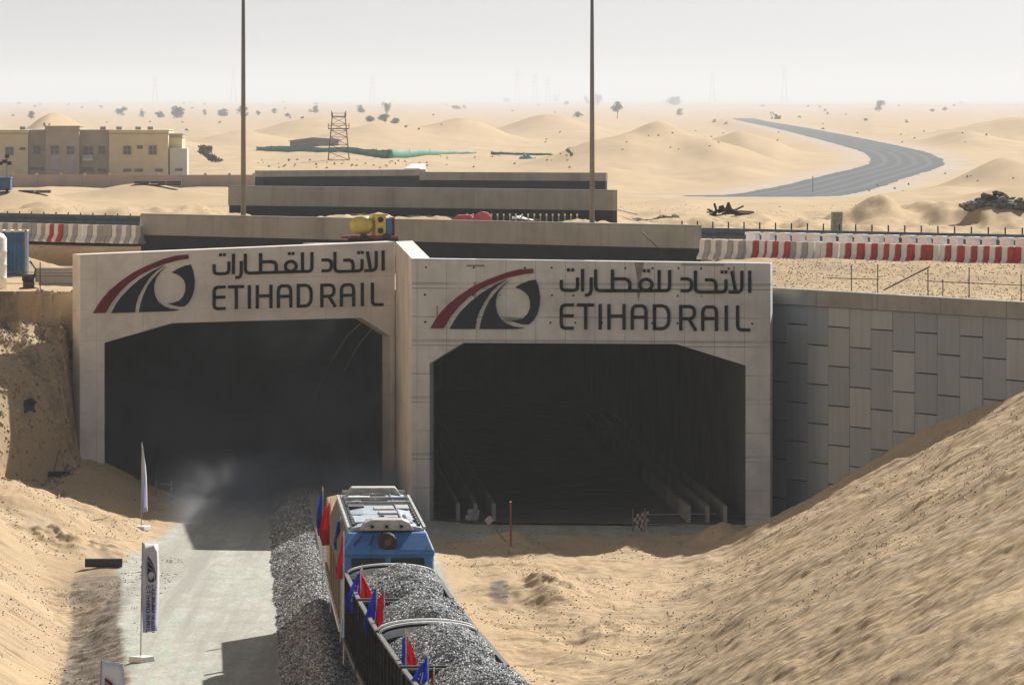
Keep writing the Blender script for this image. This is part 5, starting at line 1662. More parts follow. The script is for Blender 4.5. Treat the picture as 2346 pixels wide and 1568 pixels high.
for k, (dx, dy, dz, s_) in enumerate(((0, 0, 0.15, 0.34), (0.22, 0.1, 0.12, 0.3), (0.08, 0.05, 0.38, 0.3))):
    m.tube([(dx - s_ * 0.5, dy, dz), (dx - s_ * 0.3, dy, dz + 0.02), (dx + s_ * 0.3, dy, dz + 0.02), (dx + s_ * 0.5, dy, dz)], [0.07, 0.15, 0.15, 0.06], 10)
o = m.build("sack_pile", GREYP, smooth=True); o.location = p; tag(o, "pale sacks heaped beside the white bucket in the raw portal", "sacks")
# railing with warning tape
c = Vector(((1450 - CX) * 236.5 / F, 236.5, 0)); c.z = gz(c.x, c.y)
root = empty("site_railing", c, "site railing with red and white tape at the right foot of the raw portal", "railing")
def rl(px, py, Y=237.0): return at(px, py, Y) - c
for px, tp in ((1450, 1165), (1477, 1165)):
    m = MB(); m.tube([rl(px, 1240), rl(px, tp)], 0.028, 6); m.build("post", WOOD, root)
m = MB(); m.tube([rl(1617, 1228, 240.2), rl(1617, 1172, 240.2)], 0.028, 6); m.build("post", WOOD, root)
for py0, py1 in ((1178, 1176), (1200, 1203)):
    m = MB(); m.tube([rl(1470, py0), rl(1640, py1, 240.5)], 0.018, 6); m.build("rail", GREYP, root)
for (a, b, d, e) in ((1452, 1180, 1486, 1172), (1452, 1207, 1482, 1197)):
    n = 6
    m = MB()
    for k in range(n):
        f0, f1 = k / n, (k + 1) / n
        xa, xb = a + (d - a) * f0, a + (d - a) * f1
        ya, yb = b + (e - b) * f0, b + (e - b) * f1
        for r in range(3):
            if (k * 7 + r * 5) % 4 == 0: continue
            m.add([rl(xa, ya + r * 8 - 2), rl(xb, yb + r * 8 - 2), rl(xb, yb + r * 8 + 6), rl(xa, ya + r * 8 + 6)], [(0, 1, 2, 3)], (k + r) % 2)
    o = m.build("warning_tape", [MRED, GREYP], root)
    so = o.modifiers.new("thick", 'SOLIDIFY'); so.thickness = 0.02
c2 = Vector(((388 - CX) * 250 / F, 250.0, 0.0)); c2.z = gz(c2.x, c2.y)
root = empty("site_railing", c2, "low grey railing on the floor of the beige portal's left side", "railing")
m = MB(); m.tube([at(357, 1108, 250) - c2, at(392, 1108, 250) - c2], 0.03, 6); m.build("rail", GALV, root)
for px in (357, 392):
    m = MB(); m.tube([at(px, 1145, 250) - c2, at(px, 1100, 250) - c2], 0.035, 6); m.build("post", GALV, root)

# ------------------------------------------------------------------ behind the first parapet
def lumpy(name, c, size, mat, label, cat, seed=0, n=26, kind=None, flat=0.5):
    """one irregular heap of boulder-like lumps"""
    rs = random.Random(seed)
    bm = bmesh.new()
    bmesh.ops.create_icosphere(bm, subdivisions=2, radius=1.0, matrix=Matrix.Diagonal((size[0] * 0.95, size[1] * 0.9, size[2] * 0.5, 1)))
    for i in range(n):
        s = rs.uniform(0.25, 0.6)
        x = max(-0.85, min(0.85, rs.gauss(0, 0.42))) * size[0]; y = max(-0.8, min(0.8, rs.gauss(0, 0.4))) * size[1]
        zmax = max(0.05, 1 - (abs(x) / size[0]) ** 1.5 - (abs(y) / size[1]) ** 2) * size[2]
        z = rs.uniform(0.1, 0.85) * zmax
        M = Matrix.Translation((x, y, z)) @ Matrix.Rotation(rs.uniform(0, 6.3), 4, 'Z') @ Matrix.Rotation(rs.uniform(-.5, .5), 4, 'X') @ Matrix.Diagonal((s * size[0] * 0.4, s * size[1] * 0.5, s * size[2] * flat, 1))
        r = bmesh.ops.create_icosphere(bm, subdivisions=1, radius=1.0, matrix=M)
        for v in r['verts']:
            v.co += Vector((rs.uniform(-1, 1), rs.uniform(-1, 1), rs.uniform(-1, 1))) * 0.06 * size[2]
    me = bpy.data.meshes.new(name); bm.to_mesh(me); bm.free()
    me.materials.append(mat)
    o = bpy.data.objects.new(name, me); COL.objects.link(o); o.location = c
    tag(o, label, cat, None, kind)
    return o
# red plastic barriers toppled on the median
Y = 350.0
for px, w, lab in ((1062, 1.0, "flat red plastic barrier lying on the median behind the nearest parapet"), (1104, 1.05, "rounded red plastic barrier next to the flat one on the median")):
    p = at(px, 503, Y)
    m = MB()
    if w == 1.0: m.prism([(-0.6, 0), (0.6, 0), (0.62, 0.2), (0.45, 0.42), (-0.4, 0.4), (-0.6, 0.22)], (1, 0, 0), (0, 0, 1), (0, 0, 0), (0, 0.9, 0))
    else: m.prism([(-0.52, 0), (0.52, 0), (0.56, 0.3), (0.36, 0.55), (0.05, 0.62), (-0.3, 0.5), (-0.5, 0.3)], (1, 0, 0), (0, 0, 1), (0, 0, 0), (0, 0.8, 0))
    o = m.build("red_barrier", TARPR, bevel=0.06); o.location = (p.x, Y, 10.28); tag(o, lab, "barrier")
p = at(1198, 508, 352)
m = MB()
rs = random.Random(3)
vs = [(x * 1.2 + rs.uniform(-.06, .06), y * 0.8, 0.12 + 0.28 * math.exp(-(x * 2 + 0.5) ** 2) * (1 - abs(y)) + rs.uniform(0, .05)) for y in np.linspace(-.6, .6, 7) for x in np.linspace(-.55, .55, 12)]
fs = [(j * 12 + i, j * 12 + i + 1, (j + 1) * 12 + i + 1, (j + 1) * 12 + i) for j in range(6) for i in range(11)]
m.add(vs, fs); o = m.build("white_sheet", WHITEP); o.location = (p.x, 352, 10.2); so = o.modifiers.new("t", 'SOLIDIFY'); so.thickness = 0.04
tag(o, "crumpled white sheet on the median behind the nearest parapet", "sheet")
# wreck heap
p = hit(1676, 496, 300, 430)
root = empty("scrap_heap", p, "heap of burnt black scrap steel on the sand beyond the guard rail", "scrap heap")
rs = random.Random(5)
m = MB()
for k in range(26):
    a = rs.uniform(-1.3, 0.4); b = rs.uniform(-0.5, 0.5)
    c0 = Vector((a, b, rs.uniform(0.1, 0.45)))
    d = Vector((rs.uniform(-1, 1), rs.uniform(-.6, .6), rs.uniform(-.25, .35))).normalized() * rs.uniform(0.3, 0.8)
    m.bar(c0, c0 + d, rs.uniform(0.08, 0.3), rs.uniform(0.02, 0.16))
m.prism([(-0.5, 0.3), (0.1, 0.35), (-0.15, 0.98), (-0.28, 0.95)], (1, 0, 0), (0, 0, 1), (0, -0.1, 0), (0, 0.12, 0))
m.prism([(-0.9, 0.3), (-0.3, 0.3), (-0.55, 0.78), (-0.85, 0.7)], (1, 0, 0), (0, 0, 1), (0, 0.1, 0), (0, 0.1, 0))
m.build("twisted_plates", paint("burnt_steel", (0.045, 0.035, 0.032), 0.8, 0.4, 3.0, dirt=(0.13, 0.09, 0.07)), root)
m = MB()
m.bar((-0.5, -0.2, 0.42), (1.5, -0.35, 0.30), 0.5, 0.10); m.bar((-0.4, -0.3, 0.25), (1.55, -0.4, 0.16), 0.5, 0.14); m.build("long_beams", BLACKM, root)
m = MB(); m.bar((-0.1, -0.46, 0.44), (1.4, -0.6, 0.36), 0.08, 0.05); m.build("pale_strip", GREYP, root)
# stacked column of blocks
p = at(1917, 522, 318); z0 = gz(p.x, 318)
root = empty("block_stack", (p.x, 318, z0), "narrow stack of grey green concrete blocks behind the right guard rail", "block stack", None, R(12))
bm_ = paint("greenish_block", (0.27, 0.30, 0.27), 0.9, 0.3, 5.0, dirt=(0.15, 0.17, 0.16))
for k in range(5):
    m = MB()
    m.box((random.uniform(-.02, .02), 0, 0.30 + k * 0.245), (0.54, 0.5, 0.235)); m.build("block", bm_, root, bevel=0.015)
m = MB(); m.box((0, 0, 0.09), (0.4, 0.4, 0.2)); m.build("pallet", BLACKM, root)
# rubble banks
p = hit(2285, 462, 300, 400); lumpy("rubble_mound", p + Vector((0, 0, -0.3)), (2.3, 1.6, 1.0), RUBBLE, "dark mound of broken asphalt on the sand at the right edge", "rubble", 4, 46, flat=0.28)
p = hit(1470, 505, 300, 400); lumpy("rubble_mound", p + Vector((0, 0, -0.2)), (1.6, 1.2, 0.4), RUBBLE, "low scatter of rubble beside the right end of the middle parapet", "rubble", 8, 26)
p = hit(1540, 498, 300, 420); lumpy("rubble_mound", p + Vector((0, 0, -0.2)), (1.5, 1.4, 0.35), RUBBLE, "low scatter of rubble between the middle parapet and the burnt scrap heap", "rubble", 9, 26)
m = MB(); p = hit(1430, 495, 300, 420); m.tube([p + Vector((-0.6, 0, 0.45)), p + Vector((0.9, -0.3, 0.1))], 0.05, 6)
tag(m.build("white_pipe", WHITEP), "white pipe leaning on the rubble at the middle parapet's right end", "pipe")

# ------------------------------------------------------------------ villa
def villa():
    Y = 700.0
    S = Y / F
    base = 6.9
    def X(px): return (px - CX) * S
    def Z(py): return H - (py - HY) * S
    ox = X(200)
    root = empty("villa", (ox, Y, base), "two storey cream villa with flat roof and darker middle, far left beyond the road", "house")
    def blk(name, x0, x1, y1, yoff, dep, mat, par=root, y2=None):
        m = MB(); zt = Z(y1) - base; zl = 0 if y2 is None else Z(y2) - base
        m.box((X((x0 + x1) / 2) - ox, yoff + dep / 2, (zt + zl) / 2), (X(x1) - X(x0), dep, zt - zl))
        return m.build(name, mat, par)
    wl = blk("wall", -60, 64, 303, 0.0, 10, CREAM); wm = blk("wall", 64, 250, 302, 1.0, 9, TAUPE)
    wc = blk("wall", 106, 182, 296, -0.8, 6, TAUPE); wr = blk("wall", 250, 385, 303, 0.0, 10, CREAM)
    ws = blk("wall", 385, 414, 312, 3.0, 7, CREAM); an = blk("annex", 388, 428, 340, 0.6, 4, PALEW)
    for (x0, x1, y0, yo, dp, mt) in ((-62, 66, 297, -0.35, 10.6, CREAM), (64, 252, 297, 0.65, 9.5, TAUPE), (103, 185, 288, -1.2, 6.8, TAUPE), (248, 388, 297, -0.35, 10.6, CREAM), (383, 416, 306, 2.7, 7.4, TAUPE)):
        blk("cornice", x0, x1, y0, yo, dp, mt, root, y0 + 2.2); blk("parapet_band", x0 + 1.5, x1 - 1.5, y0 + 2.3, yo + 0.15, dp - 0.3, CREAM if mt is CREAM else TAUPE, root, y0 + 7.5); blk("cornice", x0 + 0.5, x1 - 0.5, y0 + 7.6, yo + 0.05, dp - 0.1, TAUPE, root, y0 + 10)
    def win(cx, cy, w, h_, yo, mat=VGLASS, trim=True, name="window"):
        m = MB(); m.box((X(cx) - ox, yo - 0.03, Z(cy) - base), (w * S, 0.12, h_ * S)); wi = m.build(name, mat, root)
        if trim:
            m = MB()
            for dx in (-w / 2, 0, w / 2): m.box((X(cx + dx) - ox, yo - 0.1, Z(cy) - base), (0.06, 0.06, h_ * S))
            for dy in (-h_ / 2, 0, h_ / 2): m.box((X(cx) - ox, yo - 0.105, Z(cy + dy) - base), (w * S + 0.06, 0.06, 0.06))
            m.build("frame", GREYP, wi)
    for (cx, cy, w, h_, yo) in ((21.6, 346, 18, 19, 0), (83, 343, 16, 20, 1.0), (126.6, 343, 18, 20, -.8), (163, 344, 18, 19, -.8), (232, 344, 16, 18, 1.0), (291.6, 344, 18, 19, 0), (350, 344, 18, 20, 0)):
        win(cx, cy, w, h_, yo)
    for (cx, cy, w, h_, yo) in ((51.6, 340.6, 13, 6, 0), (320.6, 337, 13, 8, 0), (291.6, 390, 18, 7, 0), (318, 390, 19, 7, 0), (364, 390, 18, 7, 0), (409, 389, 18, 6, .6), (83, 386, 30, 6, 1.0), (200, 388, 28, 9, 1.0), (232, 390, 18, 7, 1.0)):
        win(cx, cy, w, h_, yo, trim=False)
    win(128, 372, 24, 32, -.8, LILAC, False, "door"); win(163, 374, 16, 34, -.8, LILAC, False, "door")
    win(201, 347, 22, 24, 1.0, VGLASS, True)
    m = MB(); m.box((X(200) - ox, 0.5, Z(365) - base), (24 * S, 1.2, 0.3)); bal = m.build("balcony", PALEW, root)
    m = MB(); m.box((X(200) - ox, -0.05, Z(359) - base), (24 * S, 0.05, 0.5)); m.build("railing", LILAC, bal)
    m = MB(); m.box((X(100) - ox, 0.55, Z(352) - base), (11 * S, 0.9, 0.7)); m.build("balcony", LILAC, root)
    rs = random.Random(2)
    for px in (231, 312, 268, 46, 340):
        m = MB(); m.box((X(px) - ox, 4, Z(295) - base), (0.7, 0.6, 0.5)); m.build("roof_unit", GREYP, root)
villa()
# boundary wall before the villa
Y = 672.0
p0 = at(-40, 395, Y); p1 = at(592, 397, Y)
root = empty("boundary_wall", (p0.x, Y, 6.9), "low pinkish boundary wall with darker posts in front of the villa", "wall")
L = p1.x - p0.x
m = MB(); m.box((L / 2, 0, 0.85), (L, 0.2, 1.9)); m.build("wall_panel", PINKW, root)
for k in range(12):
    m = MB(); m.box((0.6 + k * L / 11.4, -0.06, 0.93), (0.3, 0.36, 2.15)); m.build("post", TAUPE, root)

# dark crates, pallets and debris on the building site
def stack(px, py, w, h_, mat, label, name="pallet_stack", y0=300):
    p = hit(px, py, y0, 690)
    s = p.y / F
    root = empty(name, p, label, "pallets")
    n = max(2, int(w * s / 1.1))
    for k in range(n):
        m = MB()
        for r in range(3): m.box(((k + 0.5 - n / 2) * w * s / n, random.uniform(-.1, .1), (r + 0.5) * h_ * s / 3), (w * s / n * 0.93, 0.9, h_ * s / 3 * 0.72))
        m.build("crate", mat, root)
stack(362, 425, 110, 11, BLACKM, "long row of dark pallets before the boundary wall, right of the villa's middle")
stack(543, 426, 92, 15, CONTBLUE if False else RUBBER, "dark grey pallets beside the far parapet's left end")
stack(80, 442, 75, 7, BLACKM, "flat dark timber stack on the sand at the far left")
p = hit(8, 440, 300, 690)
root = empty("light_tower", p + Vector((0, 0, 0)), "mobile light tower with four lamps on a dark box at the left edge", "light tower")
s = p.y / F
m = MB(); m.box((0, 0, 17 * s), (36 * s, 1.4, 26 * s)); m.box((0, 0, 32 * s), (38 * s, 1.5, 4 * s)); m.build("generator_box", CONTBLUE, root, bevel=0.03)
for sx in (-10, 10):
    m = MB(); m.tube([(sx * s - 0.1, -0.7, 5 * s), (sx * s + 0.1, -0.7, 5 * s)], 5 * s, 12); m.build("wheel", RUBBER, root)
m = MB(); m.tube([(8 * s, 0, 30 * s), (8 * s, 0, 80 * s)], 0.06, 8); mast = m.build("mast", GALV, root)
for dx, dz in ((-7, 66), (2, 70), (14, 66), (8, 82)):
    m = MB(); m.box((dx * s, -0.1, dz * s), (9 * s, 0.2, 8 * s), rz=0.2); m.build("lamp", BLACKM, mast)

# green shade-net fence, shed, scaffold tower
def net(pts, label):
    ws = [hit(px, y1, 500, 1600) for px, y0, y1 in pts]
    root = empty("shade_net_fence", ws[0], label, "fence")
    o = ws[0]
    vs = []
    n = len(pts)
    fine = []
    for i in range(n - 1):
        for k in range(6):
            f = k / 6
            q = ws[i].lerp(ws[i + 1], f)
            hh = ((pts[i][2] - pts[i][1]) * (1 - f) + (pts[i + 1][2] - pts[i + 1][1]) * f) * q.y / F
            fine.append((q - o, hh))
    fine.append((ws[-1] - o, (pts[-1][2] - pts[-1][1]) * ws[-1].y / F))
    for i, (q, hh) in enumerate(fine):
        w = 0.25 * math.sin(i * 1.3)
        g = gz(o.x + q.x, o.y + q.y) - o.z
        vs += [(q.x, q.y + w, g - 0.1), (q.x, q.y + w * 0.3, g + hh * 0.6), (q.x, q.y - w, g + hh * (1 + 0.08 * math.sin(i * 2.1)))]
    fs = []
    for i in range(len(fine) - 1):
        for j in range(2): fs.append((i * 3 + j, (i + 1) * 3 + j, (i + 1) * 3 + j + 1, i * 3 + j + 1))
    m = MB(); m.add(vs, fs); ob = m.build("net", TEAL, root, smooth=True)
    so = ob.modifiers.new("t", 'SOLIDIFY'); so.thickness = 0.03
    for i in range(0, len(fine), 4):
        q, hh = fine[i]
        m = MB(); g = gz(o.x + q.x, o.y + q.y) - o.z; m.tube([(q.x, q.y + 0.1, g - 0.2), (q.x, q.y + 0.1, g + hh + 0.15)], 0.05, 5); m.build("post", RUST, root)
net([(588, 336, 344), (640, 334, 346), (760, 338, 348), (850, 342, 357), (890, 343, 363), (960, 344, 358), (1030, 347, 353), (1092, 347, 351)], "long green shade net fence sagging across the desert beyond the parapets")
net([(1125, 347, 354), (1160, 349, 354), (1200, 350, 355), (1260, 351, 355), (1312, 352, 357)], "short green shade net fence right of the long one")
p = hit(1207, 364, 500, 1400); lumpy("tarpaulin_heap", p, (1.6, 1.2, 1.0), paint("turquoise_tarp", (0.12, 0.42, 0.40), 0.7, 0.15, 0.8), "turquoise tarpaulin heap at the short green fence", "tarpaulin", 12, 14)
p = hit(718, 336, 600, 2000); s = p.y / F
root = empty("shed", p, "low grey shed with a sloping roof behind the long green fence", "shed", None, R(-4))
m = MB(); m.prism([(-54 * s, 0), (58 * s, 0), (58 * s, 16 * s), (0, 19 * s), (-54 * s, 12 * s)], (1, 0, 0), (0, 0, 1), (0, 0, 0), (0, 5, 0)); m.build("wall", SHEDM, root)
m = MB(); m.prism([(-57 * s, 12 * s), (0, 19.3 * s), (60 * s, 16 * s), (60 * s, 18 * s), (0, 21.5 * s), (-57 * s, 14 * s)], (1, 0, 0), (0, 0, 1), (0, -0.4, 0), (0, 5.8, 0)); m.build("roof", GREYP, root)
m = MB(); m.box((20 * s, -0.03, 5 * s), (14 * s, 0.08, 10 * s)); m.build("door", LILAC, root)
p = hit(776, 366, 500, 1400); s = p.y / F
root = empty("scaffold_tower", p, "rusty lattice scaffold tower with two platforms behind the green fence", "tower")
hw0, hw1, ht = 24 * s, 14 * s, 108 * s
def cor(k, f):
    sx, sy = ((-1, -1), (1, -1), (1, 1), (-1, 1))[k]
    w = hw0 + (hw1 - hw0) * f
    return Vector((sx * w, sy * w, ht * f))
for k in range(4):
    m = MB(); m.bar(cor(k, 0), cor(k, 1), 0.10); m.build("leg", RUST, root)
m = MB()
lv = [0, 0.16, 0.32, 0.48, 0.62, 0.76, 0.90]
for i, f in enumerate(lv):
    for k in range(4):
        m.bar(cor(k, f), cor((k + 1) % 4, f), 0.06)
        if i < len(lv) - 1:
            m.bar(cor(k, f), cor((k + 1) % 4, lv[i + 1]), 0.045); m.bar(cor((k + 1) % 4, f), cor(k, lv[i + 1]), 0.045)
m.build("bracing", RUST, root)
for f, ex in ((0.66, 1.35), (0.92, 1.1)):
    m = MB(); w = (hw0 + (hw1 - hw0) * f) * ex; m.box((0, 0, ht * f), (2 * w, 2 * w, 0.14)); pl_ = m.build("platform", BLACKM, root)
    m = MB()
    for k in range(4):
        sx, sy = ((-1, -1), (1, -1), (1, 1), (-1, 1))[k]; tx, ty = ((1, -1), (1, 1), (-1, 1), (-1, -1))[k]
        m.bar((sx * w, sy * w, ht * f + 0.5), (tx * w, ty * w, ht * f + 0.5), 0.05); m.bar((sx * w, sy * w, ht * f), (sx * w, sy * w, ht * f + 0.9), 0.06)
    m.build("handrail", RUST, pl_)
# excavator by the far formation
p = hit(1775, 273, 1000, 9000); s = p.y / F
root = empty("excavator", p, "tiny excavator with raised boom beside the far end of the curving formation", "excavator")
m = MB(); m.box((6 * s, -4 * s, 2 * s), (14 * s, 3 * s, 3.5 * s)); m.box((6 * s, 4 * s, 2 * s), (14 * s, 3 * s, 3.5 * s)); m.build("tracks", BLACKM, root)
m = MB(); m.box((8 * s, 0, 6 * s), (13 * s, 8 * s, 4.5 * s)); m.build("body", YELLOW, root); 
m = MB(); m.box((3 * s, -2 * s, 8.5 * s), (4 * s, 4 * s, 6 * s)); m.build("cab", GLASS, root)
m = MB(); m.bar((2 * s, 0, 6 * s), (-5 * s, 0, 15 * s), 1.6 * s, 1.8 * s); m.bar((-5 * s, 0, 15 * s), (-10 * s, 0, 16 * s), 1.4 * s, 1.5 * s); m.build("boom", GREYP, root)
m = MB(); m.bar((-10 * s, 0, 16 * s), (-6 * s, 0, 4 * s), 1.2 * s); m.build("stick", GREYP, root)
m = MB(); m.box((-6 * s, 0, 2.5 * s), (4 * s, 4 * s, 3.5 * s), taper=(0.7, 1)); m.build("bucket", BLACKM, root)

# ------------------------------------------------------------------ trees and shrubs
def crown_mesh(name, seed, w, h_, zc, nleaf, mat, clumps, leaf=0.22):
    rs = random.Random(seed)
    vs, fs = [], []
    cs = []
    for k in range(clumps):
        a = rs.uniform(0, 6.28); r = rs.uniform(0.1, 0.75)
        cs.append((Vector((math.cos(a) * r * w / 2, math.sin(a) * r * w / 2, zc + rs.uniform(-0.36, 0.36) * h_)), rs.uniform(0.18, 0.36)))
    for i in range(nleaf):
        c, rr = rs.choice(cs)
        d = Vector((rs.gauss(0, 1), rs.gauss(0, 1), rs.gauss(0, 0.8)))
        d = d.normalized() * (rs.random() ** 0.45) * rr
        p = c + Vector((d.x * w, d.y * w, d.z * h_))
        u = Vector((rs.gauss(0, 1), rs.gauss(0, 1), rs.gauss(0, 1))).normalized() * leaf * w * rs.uniform(0.25, 0.55)
        v = u.cross(Vector((rs.gauss(0, 1), rs.gauss(0, 1), rs.gauss(0, 1)))).normalized() * leaf * w * rs.uniform(0.12, 0.3)
        n = len(vs)
        vs += [p - u, p + v, p + u, p - v]
        fs.append((n, n + 1, n + 2, n + 3))
    return vs, fs
def tree(px, cy, w, h_, label, group, base=None, kind=0, n=420, name="desert_tree", clumps=9, y0=560):
    by = base if base is not None else cy + h_ * 0.72
    if name == "desert_tree" and h_ != 26: by = min(by, cy + h_ * 0.56)
    p = hit(px, by, y0, 40000)
    s = p.y / F
    root = empty(name, p, label, "tree" if name == "desert_tree" else "shrub", group)
    W, Hh = w * s, h_ * s
    zc = (by - cy) * s
    vs, fs = crown_mesh("crown", int(px * 7 + cy), W, Hh, zc, n, FOLI, clumps, 0.20)
    m = MB(); m.add(vs, fs); m.build("crown", FARFOLI if name == "desert_tree" else FOLI, root)
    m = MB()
    rs = random.Random(int(px))
    fork = Vector((rs.uniform(-.05, .05) * W, 0, zc * 0.45))
    m.tube([(0, 0, -0.3), fork], [0.06 * W * 0.6, 0.045 * W * 0.6], 7)
    for k in range(5):
        a = rs.uniform(0, 6.28)
        e = Vector((math.cos(a) * W * 0.3, math.sin(a) * W * 0.3, zc + rs.uniform(-.1, .3) * Hh))
        m.tube([fork, fork.lerp(e, 0.5) + Vector((0, 0, 0.05 * Hh)), e], [0.026 * W, 0.018 * W, 0.008 * W], 5)
    m.build("trunk", TRUNK, root)
TREES = [ # px, crown y, w, h, base y, label
 (72, 263, 20, 18, 273, "rounded tree alone far left above the villa's left wing"),
 (278, 255, 28, 18, 266, "flat topped tree above the villa's right wing, first of a row"),
 (325, 259, 14, 18, 270, "narrow tree above the right end of the villa"),
 (367, 263, 22, 15, 271, "low spreading tree just left of the broadest one beyond the villa"),
 (405, 257, 40, 26, 270, "broadest dark tree clump beyond the right corner of the villa"),
 (468, 256, 11, 13, 264, "small thin tree between the broadest clump and the left lamp post"),
 (508, 257, 32, 16, 266, "wide low tree left of the left lamp post"),
 (557, 255, 26, 24, 268, "tree directly behind the left lamp post"),
 (592, 259, 14, 10, 265, "small bushy tree just right of the left lamp post"),
 (628, 253, 14, 12, 261, "small round tree on the far plain, second right of the left lamp post"),
 (660, 263, 16, 8, 268, "flat small tree on the plain left of the scaffold tower"),
 (722, 250, 18, 18, 261, "round tree standing left above the scaffold tower"),
 (827, 249, 24, 16, 259, "domed tree right above the scaffold tower"),
 (885, 247, 22, 24, 262, "tallest tree of the group right of the scaffold tower"),
 (880, 268, 28, 20, 281, "dense dark tree in front of the tallest one right of the scaffold tower"),
 (849, 271, 25, 15, 279, "low tree at the left side of the group right of the scaffold tower"),
 (904, 276, 22, 13, 283, "low tree at the right side of the group right of the scaffold tower"),
 (1044, 246, 22, 8, 251, "flat grey tree alone in the middle of the plain"),
 (1159, 229, 20, 9, 234, "pale tree on the horizon left of the round one"),
 (1275, 224, 16, 16, 233, "small round tree on the horizon left of the right lamp post"),
 (1255, 223, 7, 11, 231, "tiny thin tree on the horizon beside the small round one"),
 (1298, 236, 14, 8, 241, "low tree below the small round one near the right lamp post"),
 (1344, 229, 14, 18, 243, "tree touching the left side of the right lamp post"),
 (1371, 228, 20, 24, 245, "tree touching the right side of the right lamp post"),
 (1325, 262, 22, 12, 270, "dark low bush with bare twigs left of the right lamp post"),
 (1414, 245, 28, 26, 272, "open crowned tree with a visible trunk right of the right lamp post"),
 (1542, 230, 34, 20, 243, "wide tree above the crest of the big dune"),
 (1557, 256, 17, 15, 264, "round bush on the right shoulder of the big dune"),
 (2014, 243, 24, 24, 262, "lone rounded tree on the plain above the curving formation"),
 (2136, 253, 16, 7, 258, "small flat tree right of the lone rounded one"),
 (2164, 250, 13, 6, 254, "tiny flat tree farthest right on the plain"),
]
for px, cy, w, h_, by, lab in TREES:
    tree(px, cy, w, h_, lab, "trees on the desert plain", by, 0, 420)
tree(470, 345, 36, 22, "larger grey green shrub beside the villa's white annex", "shrubs near the villa", 358, 0, 700, "shrub", 8, 500)
tree(492, 362, 38, 18, "lower shrub in front of the larger one beside the villa's annex", "shrubs near the villa", 372, 0, 700, "shrub", 8, 500)
tree(24, 384, 26, 22, "green bush behind the light tower at the left edge", "shrubs near the villa", 394, 0, 500, "shrub", 7, 500)
# small tufts
def tuft_mesh(seed):
    vs, fs = crown_mesh("tuft", seed, 1.0, 0.7, 0.25, 70, FOLI2, 4, 0.35)
    m = MB(); m.add(vs, fs); return m
protos = []
for k in range(3):
    o = tuft_mesh(100 + k).build("desert_tuft", FOLI2 if k else FOLI); protos.append(o)
rs = random.Random(21)
spots = []
for k in range(46): spots.append((rs.uniform(590, 980), rs.uniform(366, 386)))
for k in range(14): spots.append((rs.uniform(1000, 1340), rs.uniform(352, 385)))
for k in range(16): spots.append((rs.uniform(1240, 1700), rs.uniform(300, 345)))
for k in range(26): spots.append((rs.uniform(20, 1300), rs.uniform(236, 300)))
for k in range(22): spots.append((rs.uniform(1600, 2340), rs.uniform(242, 330)))
for k in range(10): spots.append((rs.uniform(1950, 2340), rs.uniform(395, 440)))
for k in range(26): spots.append((rs.uniform(0, 2340), rs.uniform(226, 250)))
for i, (px, py) in enumerate(spots):
    p = hit(px, py, 380, 40000)
    s = p.y / F
    w = rs.uniform(5, 12) * s if py < 300 else rs.uniform(4, 8) * s
    o = protos[i % 3] if i < 3 else protos[i % 3].copy()
    if i >= 3: COL.objects.link(o)
    o.location = p; o.scale = (w, w, w * rs.uniform(0.7, 1.1)); o.rotation_euler = (0, 0, rs.uniform(0, 6.28))
    tag(o, "small dry shrub tuft dotted on the desert sand beyond the road", "shrub", "shrub tufts on the desert")
# power pylons on the horizon
def pylon(px, top, label):
    Y = 16000.0
    p = at(px, 226, Y); z0 = gz(p.x, Y)
    ht = at(px, top, Y).z - z0
    root = empty("power_pylon", (p.x, Y, z0), label, "pylon", "pylons on the horizon")
    w = 8.0
    m = MB()
    for sx in (-1, 1):
        for sy in (-1, 1): m.bar((sx * w, sy * w, 0), (sx * 0.9, sy * 0.9, ht), 1.0)
    for f in np.linspace(0.1, 0.9, 6):
        ww = w + (0.5 - w) * f
        m.bar((-ww, 0, ht * f), (ww, 0, ht * f), 0.4)
    m.build("mast", GALV, root)
    for f in (0.72, 0.86, 0.98):
        m = MB(); m.bar((-9, 0, ht * f), (9, 0, ht * f), 0.9); m.build("crossarm", GALV, root)
for px, top, lab in ((355, 178, "faint pylon on the horizon above the villa's right wing"), (535, 150, "faint pylon just left of the left lamp post"), (853, 172, "faint pylon above the tree group right of the scaffold tower"),
                     (1185, 160, "tallest faint pylon near the middle of the horizon"), (1225, 170, "faint pylon right of the tallest one"), (1255, 176, "shortest faint pylon left of the right lamp post"),
                     (1632, 166, "faint pylon above the right side of the big dune"), (1797, 150, "faint pylon above the far end of the curving formation")):
    pylon(px, top, lab)
# distance marker by the formation
p = hit(1862, 440, 480, 1500); s = p.y / F
m = MB(); m.tube([(0, 0, 0), (0, 0, 36 * s)], 0.07, 6); m.box((0, 0, 30 * s), (3 * s, 0.08, 8 * s)); o = m.build("survey_marker", WHITEP); o.location = p
tag(o, "thin white survey marker beside the curving formation", "marker")

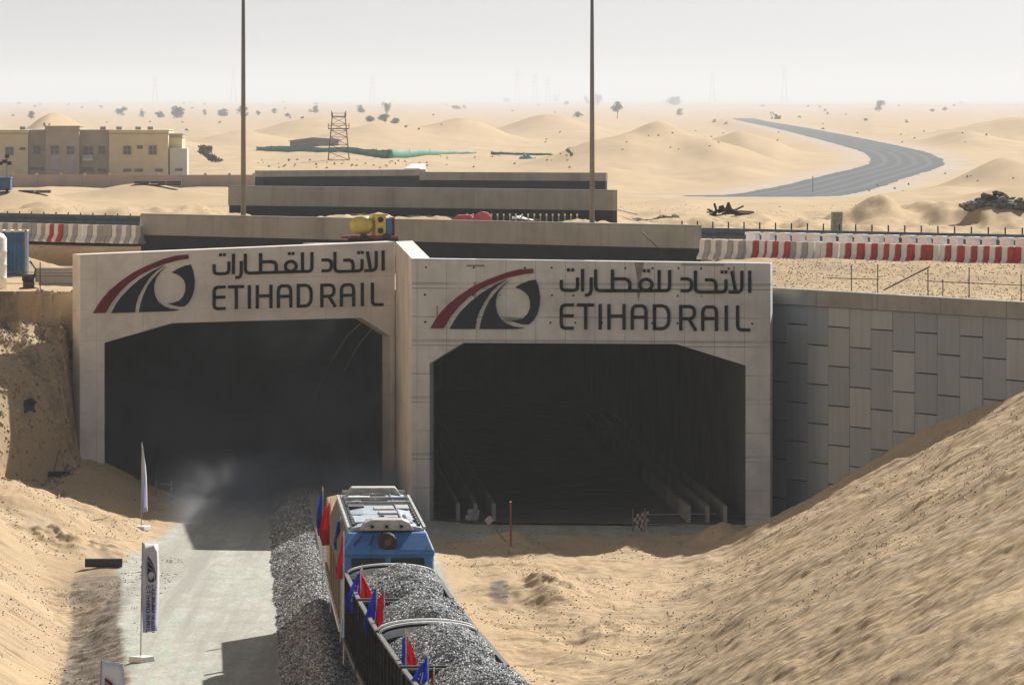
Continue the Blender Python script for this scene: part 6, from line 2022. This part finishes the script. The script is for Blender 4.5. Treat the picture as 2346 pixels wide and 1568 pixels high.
# ------------------------------------------------------------------ air
def volume_box(name, c, size, density, col, aniso, label, noisy=None):
    m = MB(); m.box((0, 0, 0), size)
    k = N(name + "_air")
    k.t.nodes.remove(k.b)
    pv = k.n("ShaderNodeVolumePrincipled")
    pv.inputs["Color"].default_value = (*col, 1)
    pv.inputs["Anisotropy"].default_value = aniso
    pv.inputs["Density"].default_value = density
    k.l(pv.outputs[0], k.out.inputs["Volume"])
    if noisy: noisy(k, pv, density)
    o = m.build(name, k.m); o.location = c
    return tag(o, label, name, None, "stuff")
volume_box("haze", (0, 24000, 40.0), (60000, 50000, 140.0), 0.000115, (0.97, 0.98, 1.0), 0.15, "pale dusty haze over the whole desert")

def dusty(k, pv, d):
    p = k.pos()
    n1 = k.noise(k.scale(p, (0.30, 0.12, 0.34)), 1.0, 6, 0.6, 0.8)
    sx = k.n("ShaderNodeSeparateXYZ"); k.l(p, sx.inputs[0])
    low = k.vramp(sx.outputs[2], 0.0, 6.0, 1.0, 0.10)
    fy = k.math('MULTIPLY', k.vramp(sx.outputs[1], 247.5, 253, 0.0, 1.0), k.vramp(sx.outputs[1], 262, 285, 1.0, 0.3))
    outer = k.math('MULTIPLY', k.math('MULTIPLY', k.vramp(sx.outputs[1], 230, 246), k.vramp(sx.outputs[1], 249, 254, 1.0, 0.0)), k.math('MULTIPLY', k.vramp(sx.outputs[2], 0.8, 2.8, 1.0, 0.0), k.vramp(sx.outputs[0], -15.0, -11.5)))
    v = k.math('MULTIPLY', k.vramp(n1, 0.43, 0.62, 0.10, 1.0), k.math('MAXIMUM', k.math('MULTIPLY', low, fy), outer))
    v = k.math('MULTIPLY', v, k.math('MAXIMUM', k.vramp(sx.outputs[0], -17.0, -13.5), k.vramp(sx.outputs[1], 249, 254)))
    k.l(k.math('MULTIPLY', v, d), pv.inputs["Density"])
volume_box("dust_cloud", (-13.8, 263.0, 4.0), (20.4, 70.0, 9.0), 0.30, (0.93, 0.95, 1.0), 0.2, "thin grey dust hanging in the mouth of the beige portal", dusty)
